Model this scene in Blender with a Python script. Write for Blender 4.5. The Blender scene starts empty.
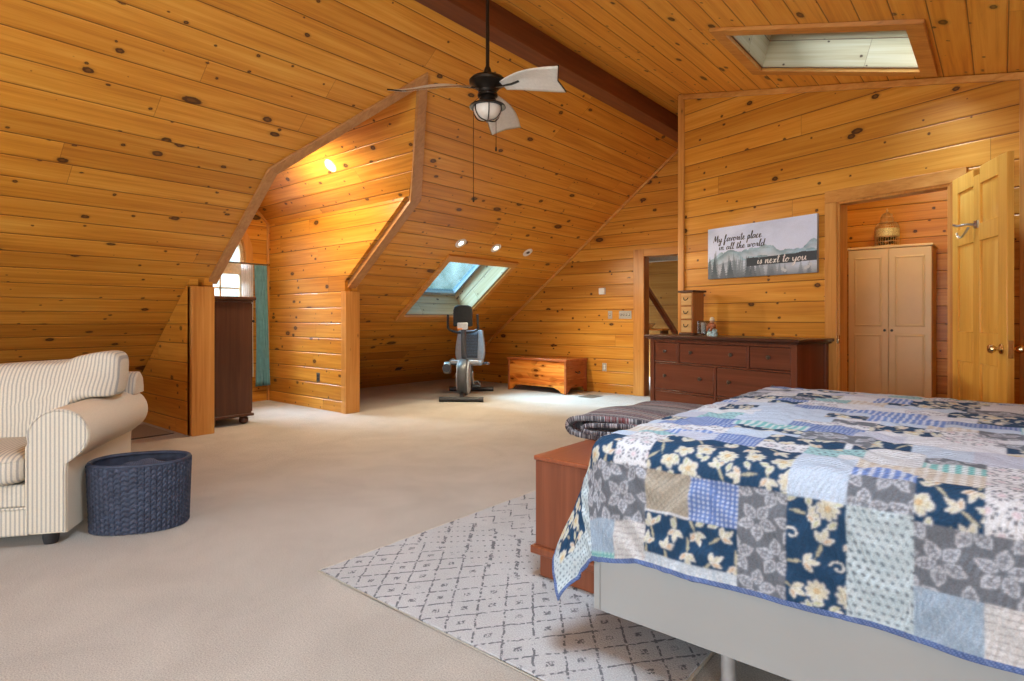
import bpy, bmesh, math, random
import numpy as np
from mathutils import Vector, Matrix
from mathutils.geometry import tessellate_polygon
S = bpy.context.scene
COL = S.collection
PI = math.pi
random.seed(7)

# ------------------------------------------------------------------ node helpers
class NT:
    def __init__(s, m):
        s.nt = m.node_tree
    def n(s, t, **kw):
        x = s.nt.nodes.new(t)
        for k, v in kw.items():
            setattr(x, k, v)
        return x
    def put(s, sock, v):
        if isinstance(v, bpy.types.NodeSocket):
            s.nt.links.new(v, sock)
        elif v is not None:
            if sock.type == 'RGBA' and len(v) == 3:
                v = (*v, 1)
            sock.default_value = v
    def m(s, op, a, b=None, c=None, clamp=False):
        x = s.n('ShaderNodeMath', operation=op, use_clamp=clamp)
        s.put(x.inputs[0], a)
        if b is not None: s.put(x.inputs[1], b)
        if c is not None: s.put(x.inputs[2], c)
        return x.outputs[0]
    def sep(s, v):
        x = s.n('ShaderNodeSeparateXYZ'); s.put(x.inputs[0], v); return x.outputs
    def comb(s, a, b, c=0.0):
        x = s.n('ShaderNodeCombineXYZ')
        s.put(x.inputs[0], a); s.put(x.inputs[1], b); s.put(x.inputs[2], c); return x.outputs[0]
    def noise(s, vec, scale=1.0, detail=3.0, rough=.5, dist=0.0):
        x = s.n('ShaderNodeTexNoise')
        s.put(x.inputs['Vector'], vec); x.inputs['Scale'].default_value = scale
        x.inputs['Detail'].default_value = detail; x.inputs['Roughness'].default_value = rough
        x.inputs['Distortion'].default_value = dist
        return x.outputs[0]
    def ss(s, v, a, b, lo=0.0, hi=1.0):
        x = s.n('ShaderNodeMapRange', interpolation_type='SMOOTHSTEP')
        s.put(x.inputs[0], v)
        for i, q in enumerate((a, b, lo, hi)): s.put(x.inputs[i + 1], q)
        return x.outputs[0]
    def mix(s, f, a, b, mode='MIX'):
        x = s.n('ShaderNodeMix', data_type='RGBA', blend_type=mode)
        s.put(x.inputs[0], f); s.put(x.inputs[6], a); s.put(x.inputs[7], b)
        return x.outputs[2]
    def ramp(s, f, stops):
        x = s.n('ShaderNodeValToRGB'); s.put(x.inputs[0], f)
        el = x.color_ramp.elements
        while len(el) < len(stops): el.new(.5)
        for e, (p, c) in zip(el, stops):
            e.position = p; e.color = (*c, 1)
        return x.outputs[0]
    def map(s, vec, sc=(1, 1, 1), rot=(0, 0, 0), loc=(0, 0, 0)):
        x = s.n('ShaderNodeMapping'); s.put(x.inputs[0], vec)
        x.inputs[1].default_value = loc; x.inputs[2].default_value = rot; x.inputs[3].default_value = sc
        return x.outputs[0]
    def bump(s, h, strength=.3, dist=.01, normal=None):
        x = s.n('ShaderNodeBump'); s.put(x.inputs['Height'], h)
        x.inputs['Strength'].default_value = strength; x.inputs['Distance'].default_value = dist
        if normal is not None: s.put(x.inputs['Normal'], normal)
        return x.outputs[0]

def new_mat(name):
    m = bpy.data.materials.new(name); m.use_nodes = True
    return m, NT(m), m.node_tree.nodes['Principled BSDF']

def plain(name, col, rough=.5, metal=0.0, var=.06, scale=30, bump=0.0, spec=.5, sheen=0.0):
    m, t, b = new_mat(name)
    co = t.n('ShaderNodeTexCoord').outputs['Object']
    f = t.noise(co, scale, 3)
    d = tuple(max(0, c * (1 - var * 2)) for c in col); l = tuple(min(1, c * (1 + var * 2)) for c in col)
    t.put(b.inputs['Base Color'], t.ramp(f, [(.3, d), (.7, l)]))
    b.inputs['Roughness'].default_value = rough; b.inputs['Metallic'].default_value = metal
    b.inputs['Specular IOR Level'].default_value = spec
    if sheen: b.inputs['Sheen Weight'].default_value = sheen
    if bump: t.put(b.inputs['Normal'], t.bump(f, bump, .004))
    return m

def planks(name, w=.19, phase=0.0, lo=(.47, .185, .038), mid=(.62, .28, .07), hi=(.72, .37, .11), knots=1.0, seed=0.0, rough=.36, seam=.0042, pu=1.0):
    m, t, b = new_mat(name)
    uv = t.n('ShaderNodeUVMap').outputs[0]
    o = t.sep(uv); u, v = o[0], o[1]
    q = t.m('DIVIDE', t.m('SUBTRACT', v, phase), w)
    bd = t.m('FLOOR', q)
    fr = t.m('FRACT', q)
    wn = t.n('ShaderNodeTexWhiteNoise', noise_dimensions='1D'); t.put(wn.inputs['W'], t.m('ADD', bd, seed + .37))
    rb = wn.outputs['Value']
    us = t.m('ADD', u, t.m('MULTIPLY', rb, 37.0))
    # butt joints
    jl = t.m('DIVIDE', us, 4.6)
    seg = t.m('FLOOR', jl)
    jf = t.m('MULTIPLY', t.m('FRACT', jl), 4.6)
    wn2 = t.n('ShaderNodeTexWhiteNoise', noise_dimensions='2D'); t.put(wn2.inputs['Vector'], t.comb(bd, seg))
    rj = wn2.outputs['Value']
    # grain
    g1 = t.noise(t.comb(t.m('MULTIPLY', us, 1.1), t.m('MULTIPLY', v, 34.0), t.m('MULTIPLY', rj, 19.0)), 1.0, 4, .55, .6)
    g2 = t.noise(t.comb(t.m('MULTIPLY', us, .7), t.m('MULTIPLY', v, 9.0), t.m('ADD', t.m('MULTIPLY', rj, 50.0), seed)), 1.0, 2, .5, .3)
    g3 = t.noise(t.comb(t.m('MULTIPLY', us, 3.0), t.m('MULTIPLY', v, 160.0), 3.0), 1.0, 2, .5)
    gg = t.m('ADD', t.m('MULTIPLY', g1, .5), t.m('ADD', t.m('MULTIPLY', g2, .38), t.m('MULTIPLY', g3, .12)))
    col = t.ramp(gg, [(.33, lo), (.5, mid), (.68, hi)])
    col = t.mix(1.0, col, t.ramp(rj, [(0, (.80, .77, .72)), (.5, (1, 1, 1)), (1, (1.0, 1.05, 1.12))]), 'MULTIPLY')
    # knots : two populations
    kn = None
    for (su, sv, thr, rmax, el, off) in ((1.7, 5.3, .62, .029, .66, 0.0), (3.3, 8.3, .52, .015, .85, 31.0), (.8, 3.9, .86, .046, .42, 77.0), (1.3, 6.1, .80, .030, .5, 53.0)):
        px = t.m('MULTIPLY', t.m('ADD', us, off), su); py = t.m('MULTIPLY', t.m('ADD', v, off), sv)
        vo = t.n('ShaderNodeTexVoronoi', voronoi_dimensions='2D'); vo.inputs['Scale'].default_value = 1.0
        t.put(vo.inputs['Vector'], t.comb(px, py))
        pp = t.sep(vo.outputs['Position']); cc = t.sep(vo.outputs['Color'])
        wob = t.m('MULTIPLY', t.m('SUBTRACT', t.noise(t.comb(us, v), 45, 2), .5), .012)
        du = t.m('MULTIPLY', t.m('DIVIDE', t.m('SUBTRACT', px, pp[0]), su), el)
        dv = t.m('DIVIDE', t.m('SUBTRACT', py, pp[1]), sv)
        r = t.m('ADD', t.m('SQRT', t.m('ADD', t.m('MULTIPLY', du, du), t.m('MULTIPLY', dv, dv))), wob)
        R = t.m('MULTIPLY', t.m('MAXIMUM', t.m('SUBTRACT', cc[0], thr), 0.0), rmax / (1 - thr) * knots)
        rel = t.m('DIVIDE', r, t.m('ADD', R, .0005))
        core = t.ss(rel, .75, 1.06, 1.0, 0.0)
        halo = t.ss(rel, .9, 1.7, .22, 0.0)
        ring = t.ss(rel, .25, .55, .84, 1.0)
        k = t.m('MAXIMUM', t.m('MULTIPLY', core, ring), halo)
        k = t.m('MULTIPLY', k, t.ss(R, .0015, .006))
        kn = k if kn is None else t.m('MAXIMUM', kn, k)
    col = t.mix(t.m('MULTIPLY', kn, .95), col, (.050, .014, .005))
    # seams between boards
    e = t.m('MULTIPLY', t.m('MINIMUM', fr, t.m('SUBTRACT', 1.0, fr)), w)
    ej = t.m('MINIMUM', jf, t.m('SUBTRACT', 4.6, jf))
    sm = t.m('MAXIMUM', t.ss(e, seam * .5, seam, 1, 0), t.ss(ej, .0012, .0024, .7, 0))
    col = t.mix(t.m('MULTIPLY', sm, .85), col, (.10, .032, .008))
    t.put(b.inputs['Base Color'], col)
    b.inputs['Roughness'].default_value = rough
    b.inputs['Specular IOR Level'].default_value = .4
    h = t.m('ADD', t.ss(e, seam * .6, .011), t.m('MULTIPLY', g1, .05))
    t.put(b.inputs['Normal'], t.bump(h, .7, .006))
    return m

def wood(name, axis, lo, mid, hi, knots=.6, rough=.35, fine=30.0, kd=1.0, thr=.55):
    m, t, b = new_mat(name)
    co = t.n('ShaderNodeTexCoord').outputs['Object']
    rnd = t.n('ShaderNodeObjectInfo').outputs['Random']
    ov = t.n('ShaderNodeVectorMath', operation='ADD'); t.put(ov.inputs[0], co)
    t.put(ov.inputs[1], t.comb(t.m('MULTIPLY', rnd, 9.0), t.m('MULTIPLY', rnd, 5.0), t.m('MULTIPLY', rnd, 7.0)))
    c = ov.outputs[0]
    sc = [fine] * 3; sc['xyz'.index(axis)] = 1.3
    g1 = t.noise(t.map(c, tuple(sc)), 1.0, 4, .55, .7)
    g2 = t.noise(t.map(c, tuple(q * .22 for q in sc)), 1.0, 2, .5, .3)
    gg = t.m('ADD', t.m('MULTIPLY', g1, .6), t.m('MULTIPLY', g2, .4))
    col = t.ramp(gg, [(.33, lo), (.5, mid), (.68, hi)])
    if knots:
        ks = [5.5 * kd] * 3; ks['xyz'.index(axis)] = 2.3 * kd
        vo = t.n('ShaderNodeTexVoronoi'); vo.inputs['Scale'].default_value = 1.0
        t.put(vo.inputs['Vector'], t.map(c, tuple(ks)))
        R = t.m('MULTIPLY', t.m('MAXIMUM', t.m('SUBTRACT', t.sep(vo.outputs['Color'])[0], thr), 0.0), .26 * knots)
        rel = t.m('DIVIDE', vo.outputs['Distance'], t.m('ADD', R, .002))
        k = t.m('MAXIMUM', t.ss(rel, .6, 1, 1, 0), t.ss(rel, .9, 2.4, .4, 0))
        k = t.m('MULTIPLY', k, t.ss(R, .005, .03))
        col = t.mix(t.m('MULTIPLY', k, .9), col, tuple(q * .16 for q in lo))
    t.put(b.inputs['Base Color'], col)
    b.inputs['Roughness'].default_value = rough; b.inputs['Specular IOR Level'].default_value = .4
    t.put(b.inputs['Normal'], t.bump(g1, .12, .002))
    return m

def attr_mat(name, rough=.85, bumpscale=60.0, bump=.35, dist=.004, sheen=.0, weave=0):
    m, t, b = new_mat(name)
    a = t.n('ShaderNodeAttribute', attribute_name='Col')
    co = t.n('ShaderNodeTexCoord').outputs['Object']
    f = t.noise(co, bumpscale, 3)
    t.put(b.inputs['Base Color'], t.mix(1.0, a.outputs['Color'], t.ramp(t.noise(co, 260, 2), [(.3, (.9, .9, .9)), (.7, (1.08, 1.08, 1.08))]), 'MULTIPLY'))
    b.inputs['Roughness'].default_value = rough; b.inputs['Specular IOR Level'].default_value = .2
    h = f
    if weave:
        w = t.n('ShaderNodeTexWave'); w.inputs['Scale'].default_value = weave; t.put(w.inputs['Vector'], t.map(co, rot=(0, 0, .8)))
        w.inputs['Distortion'].default_value = 2.5; w.inputs['Detail Scale'].default_value = 1.5
        h = t.m('ADD', f, t.m('MULTIPLY', w.outputs['Fac'], .7))
    t.put(b.inputs['Normal'], t.bump(h, bump, dist))
    return m

def glass_mat(name, tint=(.93, .97, 1), refl=.08):
    m, t, b = new_mat(name)
    out = t.nt.nodes['Material Output']
    tr = t.n('ShaderNodeBsdfTransparent'); t.put(tr.inputs[0], tint)
    gl = t.n('ShaderNodeBsdfGlossy'); gl.inputs['Roughness'].default_value = .03
    mx = t.n('ShaderNodeMixShader')
    lw = t.n('ShaderNodeLayerWeight'); lw.inputs[0].default_value = .25
    t.put(mx.inputs[0], t.m('ADD', t.m('MULTIPLY', lw.outputs['Fresnel'], .5), refl * .3, clamp=True))
    t.nt.links.new(tr.outputs[0], mx.inputs[1]); t.nt.links.new(gl.outputs[0], mx.inputs[2])
    t.nt.links.new(mx.outputs[0], out.inputs[0])
    t.nt.nodes.remove(b)
    return m

def emit_mat(name, col, s):
    m, t, b = new_mat(name)
    b.inputs['Base Color'].default_value = (*col, 1)
    b.inputs['Emission Color'].default_value = (*col, 1); b.inputs['Emission Strength'].default_value = s
    return m

# ------------------------------------------------------------------ mesh helpers
class MB:
    def __init__(s):
        s.v = []; s.f = []
    def add(s, v, f):
        o = len(s.v); s.v += [tuple(p) for p in v]; s.f += [tuple(i + o for i in q) for q in f]; return s
    def box(s, x0, x1, y0, y1, z0, z1):
        v = [(x0, y0, z0), (x1, y0, z0), (x1, y1, z0), (x0, y1, z0), (x0, y0, z1), (x1, y0, z1), (x1, y1, z1), (x0, y1, z1)]
        return s.add(v, [(0, 3, 2, 1), (4, 5, 6, 7), (0, 1, 5, 4), (1, 2, 6, 5), (2, 3, 7, 6), (3, 0, 4, 7)])
    def beam(s, p0, p1, w, h, up=(0, 0, 1)):
        p0, p1 = Vector(p0), Vector(p1); d = (p1 - p0).normalized(); sd = d.cross(Vector(up)).normalized(); u = sd.cross(d)
        v = []
        for p in (p0, p1):
            for a, b in ((-1, -1), (1, -1), (1, 1), (-1, 1)): v.append(p + sd * a * w / 2 + u * b * h / 2)
        return s.add(v, [(0, 1, 2, 3), (7, 6, 5, 4), (0, 4, 5, 1), (1, 5, 6, 2), (2, 6, 7, 3), (3, 7, 4, 0)])
    def tube(s, path, r, n=8, closed=False, cap=True, flat=1.0):
        P = [Vector(p) for p in path]; L = len(P); R = r if isinstance(r, (list, tuple)) else [r] * L
        v = []; f = []; prev = None
        for i, p in enumerate(P):
            if closed: d = P[(i + 1) % L] - P[i - 1]
            else: d = P[min(i + 1, L - 1)] - P[max(i - 1, 0)]
            if d.length < 1e-9: d = Vector((0, 0, 1))
            d.normalize()
            if prev is None: ref = Vector((0, 0, 1)) if abs(d.z) < .9 else Vector((1, 0, 0)); a = ref.cross(d).normalized()
            else: a = (prev - d * prev.dot(d)).normalized()
            prev = a; b = d.cross(a)
            for k in range(n):
                t = 2 * PI * k / n; v.append(p + (a * math.cos(t) + b * math.sin(t) * flat) * R[i])
        for i in range(L if closed else L - 1):
            for k in range(n):
                j = (i + 1) % L
                f.append((i * n + k, i * n + (k + 1) % n, j * n + (k + 1) % n, j * n + k))
        if cap and not closed:
            f.append(tuple(range(n - 1, -1, -1))); f.append(tuple((L - 1) * n + k for k in range(n)))
        return s.add(v, f)
    def lathe(s, prof, c=(0, 0, 0), n=24, M=None, sx=1.0, sy=1.0):
        v = []; f = []; M = M or Matrix.Identity(3); c = Vector(c)
        for (r, z) in prof:
            for k in range(n):
                t = 2 * PI * k / n
                v.append(c + M @ Vector((max(r, 1e-4) * math.cos(t) * sx, max(r, 1e-4) * math.sin(t) * sy, z)))
        for i in range(len(prof) - 1):
            for k in range(n):
                f.append((i * n + k, i * n + (k + 1) % n, (i + 1) * n + (k + 1) % n, (i + 1) * n + k))
        f.append(tuple(range(n - 1, -1, -1))); f.append(tuple((len(prof) - 1) * n + k for k in range(n)))
        return s.add(v, f)
    def prism(s, poly, fn, a, b):
        n = len(poly)
        v = [fn(p[0], p[1], a) for p in poly] + [fn(p[0], p[1], b) for p in poly]
        tr = tessellate_polygon([[Vector((p[0], p[1], 0)) for p in poly]])
        f = [tuple(q) for q in tr] + [tuple(i + n for i in reversed(q)) for q in tr]
        f += [(i, (i + 1) % n, (i + 1) % n + n, i + n) for i in range(n)]
        return s.add(v, f)
    def grid(s, G, close_u=False):
        R = len(G); C = len(G[0]); v = [p for row in G for p in row]; f = []
        for i in range(R - 1):
            for j in range(C if close_u else C - 1):
                k = (j + 1) % C
                f.append((i * C + j, i * C + k, (i + 1) * C + k, (i + 1) * C + j))
        return s.add(v, f)
    def sphere(s, c, r, n=16, m=10, M=None):
        rx, ry, rz = r if isinstance(r, (tuple, list)) else (r, r, r)
        G = []
        for i in range(m + 1):
            ph = -PI / 2 + PI * i / m
            G.append([Vector(c) + Vector((rx * math.cos(ph) * math.cos(2 * PI * k / n), ry * math.cos(ph) * math.sin(2 * PI * k / n), rz * math.sin(ph))) for k in range(n)])
        return s.grid(G, True)
    def build(s, name, mat, parent=None, bevel=0, smooth=35, recalc=True, loc=None, seg=2, subd=0):
        me = bpy.data.meshes.new(name); me.from_pydata([tuple(p) for p in s.v], [], s.f)
        if recalc:
            bm = bmesh.new(); bm.from_mesh(me)
            bmesh.ops.remove_doubles(bm, verts=bm.verts, dist=1e-5)
            bmesh.ops.recalc_face_normals(bm, faces=bm.faces); bm.to_mesh(me); bm.free()
        for p in me.polygons: p.use_smooth = True
        me.set_sharp_from_angle(angle=math.radians(smooth))
        o = bpy.data.objects.new(name, me); COL.objects.link(o)
        if mat: me.materials.append(mat)
        if parent: o.parent = parent
        if loc is not None: o.location = loc
        if bevel:
            b = o.modifiers.new('bevel', 'BEVEL'); b.width = bevel; b.segments = seg; b.limit_method = 'ANGLE'; b.angle_limit = math.radians(40)
        if subd:
            q = o.modifiers.new('subd', 'SUBSURF'); q.levels = subd; q.render_levels = subd
        return o

def tag(o, label, cat, group=None):
    o['label'] = label; o['category'] = cat
    if group: o['group'] = group
    return o
def thing(name, loc, rz, label, cat, group=None):
    o = bpy.data.objects.new(name, None); COL.objects.link(o); o.location = loc; o.rotation_euler = (0, 0, rz); o.empty_display_size = .1
    return tag(o, label, cat, group)
def struct(o, label=None, cat=None):
    o['kind'] = 'structure'
    if label: tag(o, label, cat)
    return o
def copy_tree(o, parent=None):
    c = o.copy(); COL.objects.link(c)
    if parent: c.parent = parent
    for ch in list(o.children): copy_tree(ch, c)
    return c

def panel(name, outer, holes, fn, uvfn, mat, inward, thick=.1, label=None, cat=None):
    loops = [[Vector((p[0], p[1], 0)) for p in outer]] + [[Vector((p[0], p[1], 0)) for p in h] for h in holes]
    flat = [q for l in loops for q in l]
    tr = tessellate_polygon(loops)
    V = [Vector(fn(p.x, p.y)) for p in flat]; UV = [uvfn(p.x, p.y) for p in flat]
    F = []
    for t in tr:
        nn = (V[t[1]] - V[t[0]]).cross(V[t[2]] - V[t[0]])
        if nn.length < 1e-10: continue
        F.append(tuple(t) if nn.dot(Vector(inward)) > 0 else tuple(reversed(t)))
    me = bpy.data.meshes.new(name); me.from_pydata([tuple(p) for p in V], [], F)
    ul = me.uv_layers.new(name='UVMap')
    for l in me.loops: ul.data[l.index].uv = UV[l.vertex_index]
    o = bpy.data.objects.new(name, me); COL.objects.link(o); me.materials.append(mat)
    if thick:
        md = o.modifiers.new('solid', 'SOLIDIFY'); md.thickness = thick; md.offset = -1
    return struct(o, label, cat)

def smooth_path(pts, n=6, closed=False):
    P = [Vector(p) for p in pts]; L = len(P); out = []
    for i in range(L if closed else L - 1):
        p0 = P[i - 1] if (closed or i > 0) else P[0]; p1 = P[i]; p2 = P[(i + 1) % L]; p3 = P[(i + 2) % L] if (closed or i + 2 < L) else P[-1]
        for k in range(n):
            t = k / n
            out.append(.5 * ((2 * p1) + (p2 - p0) * t + (2 * p0 - 5 * p1 + 4 * p2 - p3) * t * t + (3 * p1 - p0 - 3 * p2 + p3) * t ** 3))
    if not closed: out.append(P[-1])
    return out

# ------------------------------------------------------------------ materials
PH = .14
PINE = dict(lo=(.44, .150, .014), mid=(.62, .255, .028), hi=(.74, .365, .062))
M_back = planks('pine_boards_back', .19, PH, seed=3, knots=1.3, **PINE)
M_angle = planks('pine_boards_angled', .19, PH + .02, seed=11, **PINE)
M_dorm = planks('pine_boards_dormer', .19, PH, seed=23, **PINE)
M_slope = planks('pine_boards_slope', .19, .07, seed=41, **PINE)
M_roof = planks('pine_boards_roof', .19, .03, seed=57, lo=(.56, .20, .02), mid=(.76, .33, .042), hi=(.85, .45, .085))  # lighter than the wall pine: colour lifted where too little light reaches the ceiling
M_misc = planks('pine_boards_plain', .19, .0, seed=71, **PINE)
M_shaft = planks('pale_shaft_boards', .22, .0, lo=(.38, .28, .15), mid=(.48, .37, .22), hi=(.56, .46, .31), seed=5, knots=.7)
TR = dict(lo=(.43, .165, .032), mid=(.57, .25, .055), hi=(.65, .33, .09), knots=.5)
T_x = wood('pine_trim_x', 'x', **TR); T_y = wood('pine_trim_y', 'y', **TR); T_z = wood('pine_trim_z', 'z', **TR)
RL = dict(lo=(.34, .15, .045), mid=(.43, .20, .065), hi=(.50, .255, .09), knots=.3)
M_rail = wood('brown_rail', 'x', **RL)
M_beam = wood('dark_red_beam', 'y', (.115, .030, .010), (.165, .045, .014), (.22, .066, .02), knots=.4, rough=.45, fine=22)
M_dress = wood('cherry_stain', 'x', (.112, .034, .017), (.148, .045, .023), (.19, .060, .031), knots=0, rough=.3, fine=45)
M_dressz = wood('cherry_stain_upright', 'z', (.112, .034, .017), (.148, .045, .023), (.19, .060, .031), knots=0, rough=.3, fine=45)
M_bench = wood('red_brown_bench', 'z', (.15, .042, .017), (.20, .058, .024), (.25, .078, .034), knots=0, rough=.32, fine=40)
M_cab = wood('dark_cabinet', 'z', (.055, .020, .010), (.075, .028, .014), (.10, .04, .02), knots=0, rough=.4)
M_gap = plain('painted_gap_shade', (.018, .008, .005), .7)  # near-black tone painted in for the shade between drawers
M_cedar = wood('cedar_boards', 'x', (.46, .075, .010), (.70, .21, .028), (.82, .36, .07), knots=3.2, rough=.22, fine=22, kd=2.6, thr=.40)
M_cedar2 = wood('cedar_dark', 'x', (.28, .065, .018), (.36, .09, .024), (.44, .13, .034), knots=.8, rough=.25, fine=18)
M_door = wood('pine_door', 'z', (.66, .33, .058), (.77, .43, .085), (.83, .51, .125), knots=.15, rough=.3)
M_white = plain('white_plastic', (.75, .73, .68), .4, var=.02)
M_grey = plain('grey_plate', (.42, .38, .33), .35, var=.03)
M_black = plain('black_plastic', (.02, .02, .022), .4)
M_bronze = plain('oil_bronze', (.035, .028, .022), .35, .8)
M_steel = plain('brushed_steel', (.55, .55, .55), .28, 1.0, .03)
M_brass = plain('brass', (.75, .55, .28), .22, 1.0, .03)
M_pewter = plain('pewter_knob', (.16, .14, .12), .3, .9)
M_glass = glass_mat('window_glass')
M_frame_grey = plain('sash_grey', (.32, .36, .38), .45)
M_ward = plain('cream_laminate', (.74, .58, .33), .45, var=.015, scale=6)
M_bedframe = plain('greige_panel', (.30, .305, .30), .4, var=.01, scale=4)
M_mattress = plain('grey_ticking', (.45, .45, .46), .8, var=.04, scale=90, bump=.2)
M_teal = plain('teal_curtain', (.19, .44, .50), .85, var=.05, scale=14, sheen=.2)
M_sheer = plain('white_sheer', (.80, .76, .72), .9, var=.02)
for mt_, f_ in ((M_teal, .35), (M_sheer, .6)):
    t = NT(mt_); ps_ = mt_.node_tree.nodes['Principled BSDF']; ou = mt_.node_tree.nodes['Material Output']
    tl = t.n('ShaderNodeBsdfTranslucent'); mx = t.n('ShaderNodeMixShader'); mx.inputs[0].default_value = f_
    t.put(tl.inputs[0], ps_.inputs['Base Color'].links[0].from_socket)
    t.nt.links.new(ps_.outputs[0], mx.inputs[1]); t.nt.links.new(tl.outputs[0], mx.inputs[2]); t.nt.links.new(mx.outputs[0], ou.inputs[0])
M_canvasfab = plain('canvas_blade', (.66, .62, .54), .8, var=.03, scale=50, bump=.1)
M_lampglass = plain('frosted_bowl', (.72, .67, .58), .25, var=.03, scale=12)
M_bulb = emit_mat('warm_bulb', (1, .86, .62), 5)
M_bulb2 = emit_mat('warm_bulb_dormer', (1, .88, .66), 16)

# carpet
M_carpet, t, b = new_mat('beige_carpet')
co = t.n('ShaderNodeTexCoord').outputs['Object']
f1 = t.noise(co, 2.2, 4, .6, .5); f2 = t.noise(co, 190, 3, .7); f3 = t.noise(co, 700, 2)
cc = t.mix(1, t.ramp(f1, [(.35, (.50, .455, .405)), (.65, (.585, .535, .48))]), t.ramp(f2, [(.32, (.62, .60, .58)), (.68, (1.16, 1.15, 1.14))]), 'MULTIPLY')
t.put(b.inputs['Base Color'], cc); b.inputs['Roughness'].default_value = .95; b.inputs['Specular IOR Level'].default_value = .1
t.put(b.inputs['Normal'], t.bump(t.m('ADD', f2, t.m('MULTIPLY', f3, .5)), .75, .012))
b.inputs['Sheen Weight'].default_value = .15

# ------------------------------------------------------------------ setting
SLX, SLK = -8.07, .775                        # left slope : z = K (x - X0)
SN = Vector((.6126, 0, -.7904))               # its inward normal
def slz(x): return SLK * (x - SLX)
def slp(y, x): return Vector((x, y, slz(x)))
def sll(x): return (x - SLX) * 1.2651         # length along the slope
RX, RZ, RK = -3.233, 3.769, .276              # right slope
def srz(x): return RZ - RK * (x - RX)
XR, YF, YB = 1.25, -3.6, 7.88
P0 = Vector((-2.759, 6.237, 0)); EW = Vector((.957, -.29, 0)).normalized(); NW = Vector((.29, .957, 0)).normalized()
AW = math.atan2(EW.y, EW.x)
def wp(w, z, off=0): return P0 + EW * w - NW * off + Vector((0, 0, z))

o = MB().box(SLX - .05, XR + .1, YF - .1, 10.6, -.1, 0).build('floor', M_carpet); struct(o, 'beige wall-to-wall carpet', 'floor')

# left slope with dormer notch and skylight
sky = [(5.42, -5.60), (6.68, -5.60), (6.68, -6.53), (5.42, -6.53)]
outer = [(YF, SLX), (2.57, SLX), (2.57, -4.90), (3.45, -3.83), (4.31, -4.90), (4.31, SLX), (YB, SLX), (YB, -3.40), (YF, -3.40)]
panel('ceiling', outer, [sky], lambda y, x: slp(y, x), lambda y, x: (y, sll(x)), M_slope, SN, .1, 'steep knotty pine ceiling slope on the left', 'ceiling')
# right slope
skr = [(-1.60, 4.47), (-.46, 4.47), (-.46, 5.30), (-1.60, 5.30)]
skr2 = [(-1.60, .9), (-.46, .9), (-.46, 1.9), (-1.60, 1.9)]
panel('ceiling', [(RX - .12, YF), (XR + .1, YF), (XR + .1, 8.0), (RX - .12, 8.0)], [skr, skr2], lambda x, y: (x, y, srz(x)), lambda x, y: (y, x * 1.037), M_roof, (-.27, 0, -1), .1, 'shallow pine ceiling over the bed', 'ceiling')
# chest wall
dL = [(-4.04, 0), (-4.04, 2.06), (-3.22, 2.06), (-3.22, 0)]
outer = [(SLX, 0), (dL[0][0], 0), dL[1], dL[2], (-3.22, 0), (XR + .1, 0), (XR + .1, srz(XR + .1)), (RX, RZ), (-3.43, 3.6)]
panel('wall_back', outer, [], lambda x, z: (x, YB, z), lambda x, z: (x, z), M_back, (0, -1, 0), .12, 'knotty pine wall behind the cedar chest', 'wall')
# angled dresser wall
LW = 4.2
dR = (1.74, 2.576, 2.155)
outer = [(0, 0), (dR[0], 0), (dR[0], dR[2]), (dR[1], dR[2]), (dR[1], 0), (LW, 0), (LW, srz(P0.x + EW.x * LW)), (0, srz(P0.x))]
panel('wall_right', outer, [], lambda w, z: wp(w, z), lambda w, z: (w, z), M_angle, -NW, .1, 'knotty pine wall behind the dresser', 'wall')
# return of the closet, side and front walls of the room
panel('wall_closet', [(6.30, 0), (YB, 0), (YB, 3.6), (6.30, 3.6)], [], lambda y, z: (-2.755, y, z), lambda y, z: (y, z), M_misc, (-1, 0, 0), .09, 'pine side wall of the closet', 'wall')
panel('wall_bedhead', [(YF, 0), (8.0, 0), (8.0, srz(XR)), (YF, srz(XR))], [[(-2.6, .5), (.2, .5), (.2, 2.2), (-2.6, 2.2)]], lambda y, z: (XR, y, z), lambda y, z: (y, z), M_misc, (-1, 0, 0), .1, 'pine wall at the head of the bed', 'wall')
panel('wall_front', [(SLX, 0), (XR, 0), (XR, srz(XR)), (RX, RZ), (-3.43, 3.6)], [[(-5.2, .25), (.4, .25), (.4, 2.25), (-5.2, 2.25)]], lambda x, z: (x, YF, z), lambda x, z: (x, z), M_misc, (0, 1, 0), .1, 'pine gable wall behind the viewer', 'wall')

# dormer
DXB, DYL, DYR, DYC, DZE, DZR = -7.9, 2.61, 4.15, 3.40, 2.46, 3.27
side = [(DXB, 0), (-6.08, 0), (-6.08, slz(-6.08) + .05), (-4.97, DZE), (DXB, DZE)]
panel('wall_dormer_right', side, [], lambda x, z: (x, DYR, z), lambda x, z: (x, z), M_dorm, (0, -1, 0), .08, 'boarded right side of the dormer', 'wall')
panel('wall_dormer_left', side, [], lambda x, z: (x, DYL, z), lambda x, z: (x, z + 7.6), M_dorm, (0, 1, 0), .08, 'boarded left side of the dormer', 'wall')
tri = [(SLX + .03, 0), (-6.08, 0), (-6.08, slz(-6.08) - .01)]
panel('wall_cheek_left', tri, [], lambda x, z: (x, 2.39, z), lambda x, z: (x, z + 3.8), M_dorm, (0, -1, 0), .08, 'triangular boarded cheek left of the dormer', 'wall')
panel('wall_cheek_right', tri, [], lambda x, z: (x, 4.33, z), lambda x, z: (x, z + 5.7), M_dorm, (0, 1, 0), .08, 'triangular boarded cheek right of the dormer', 'wall')
WC, WR, WZ0, WZ1 = 3.38, .43, .85, 2.02
arch = [(WC - WR, WZ0), (WC + WR, WZ0)] + [(WC + WR * math.cos(a), WZ1 + WR * math.sin(a)) for a in np.linspace(0, PI, 21)]
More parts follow.
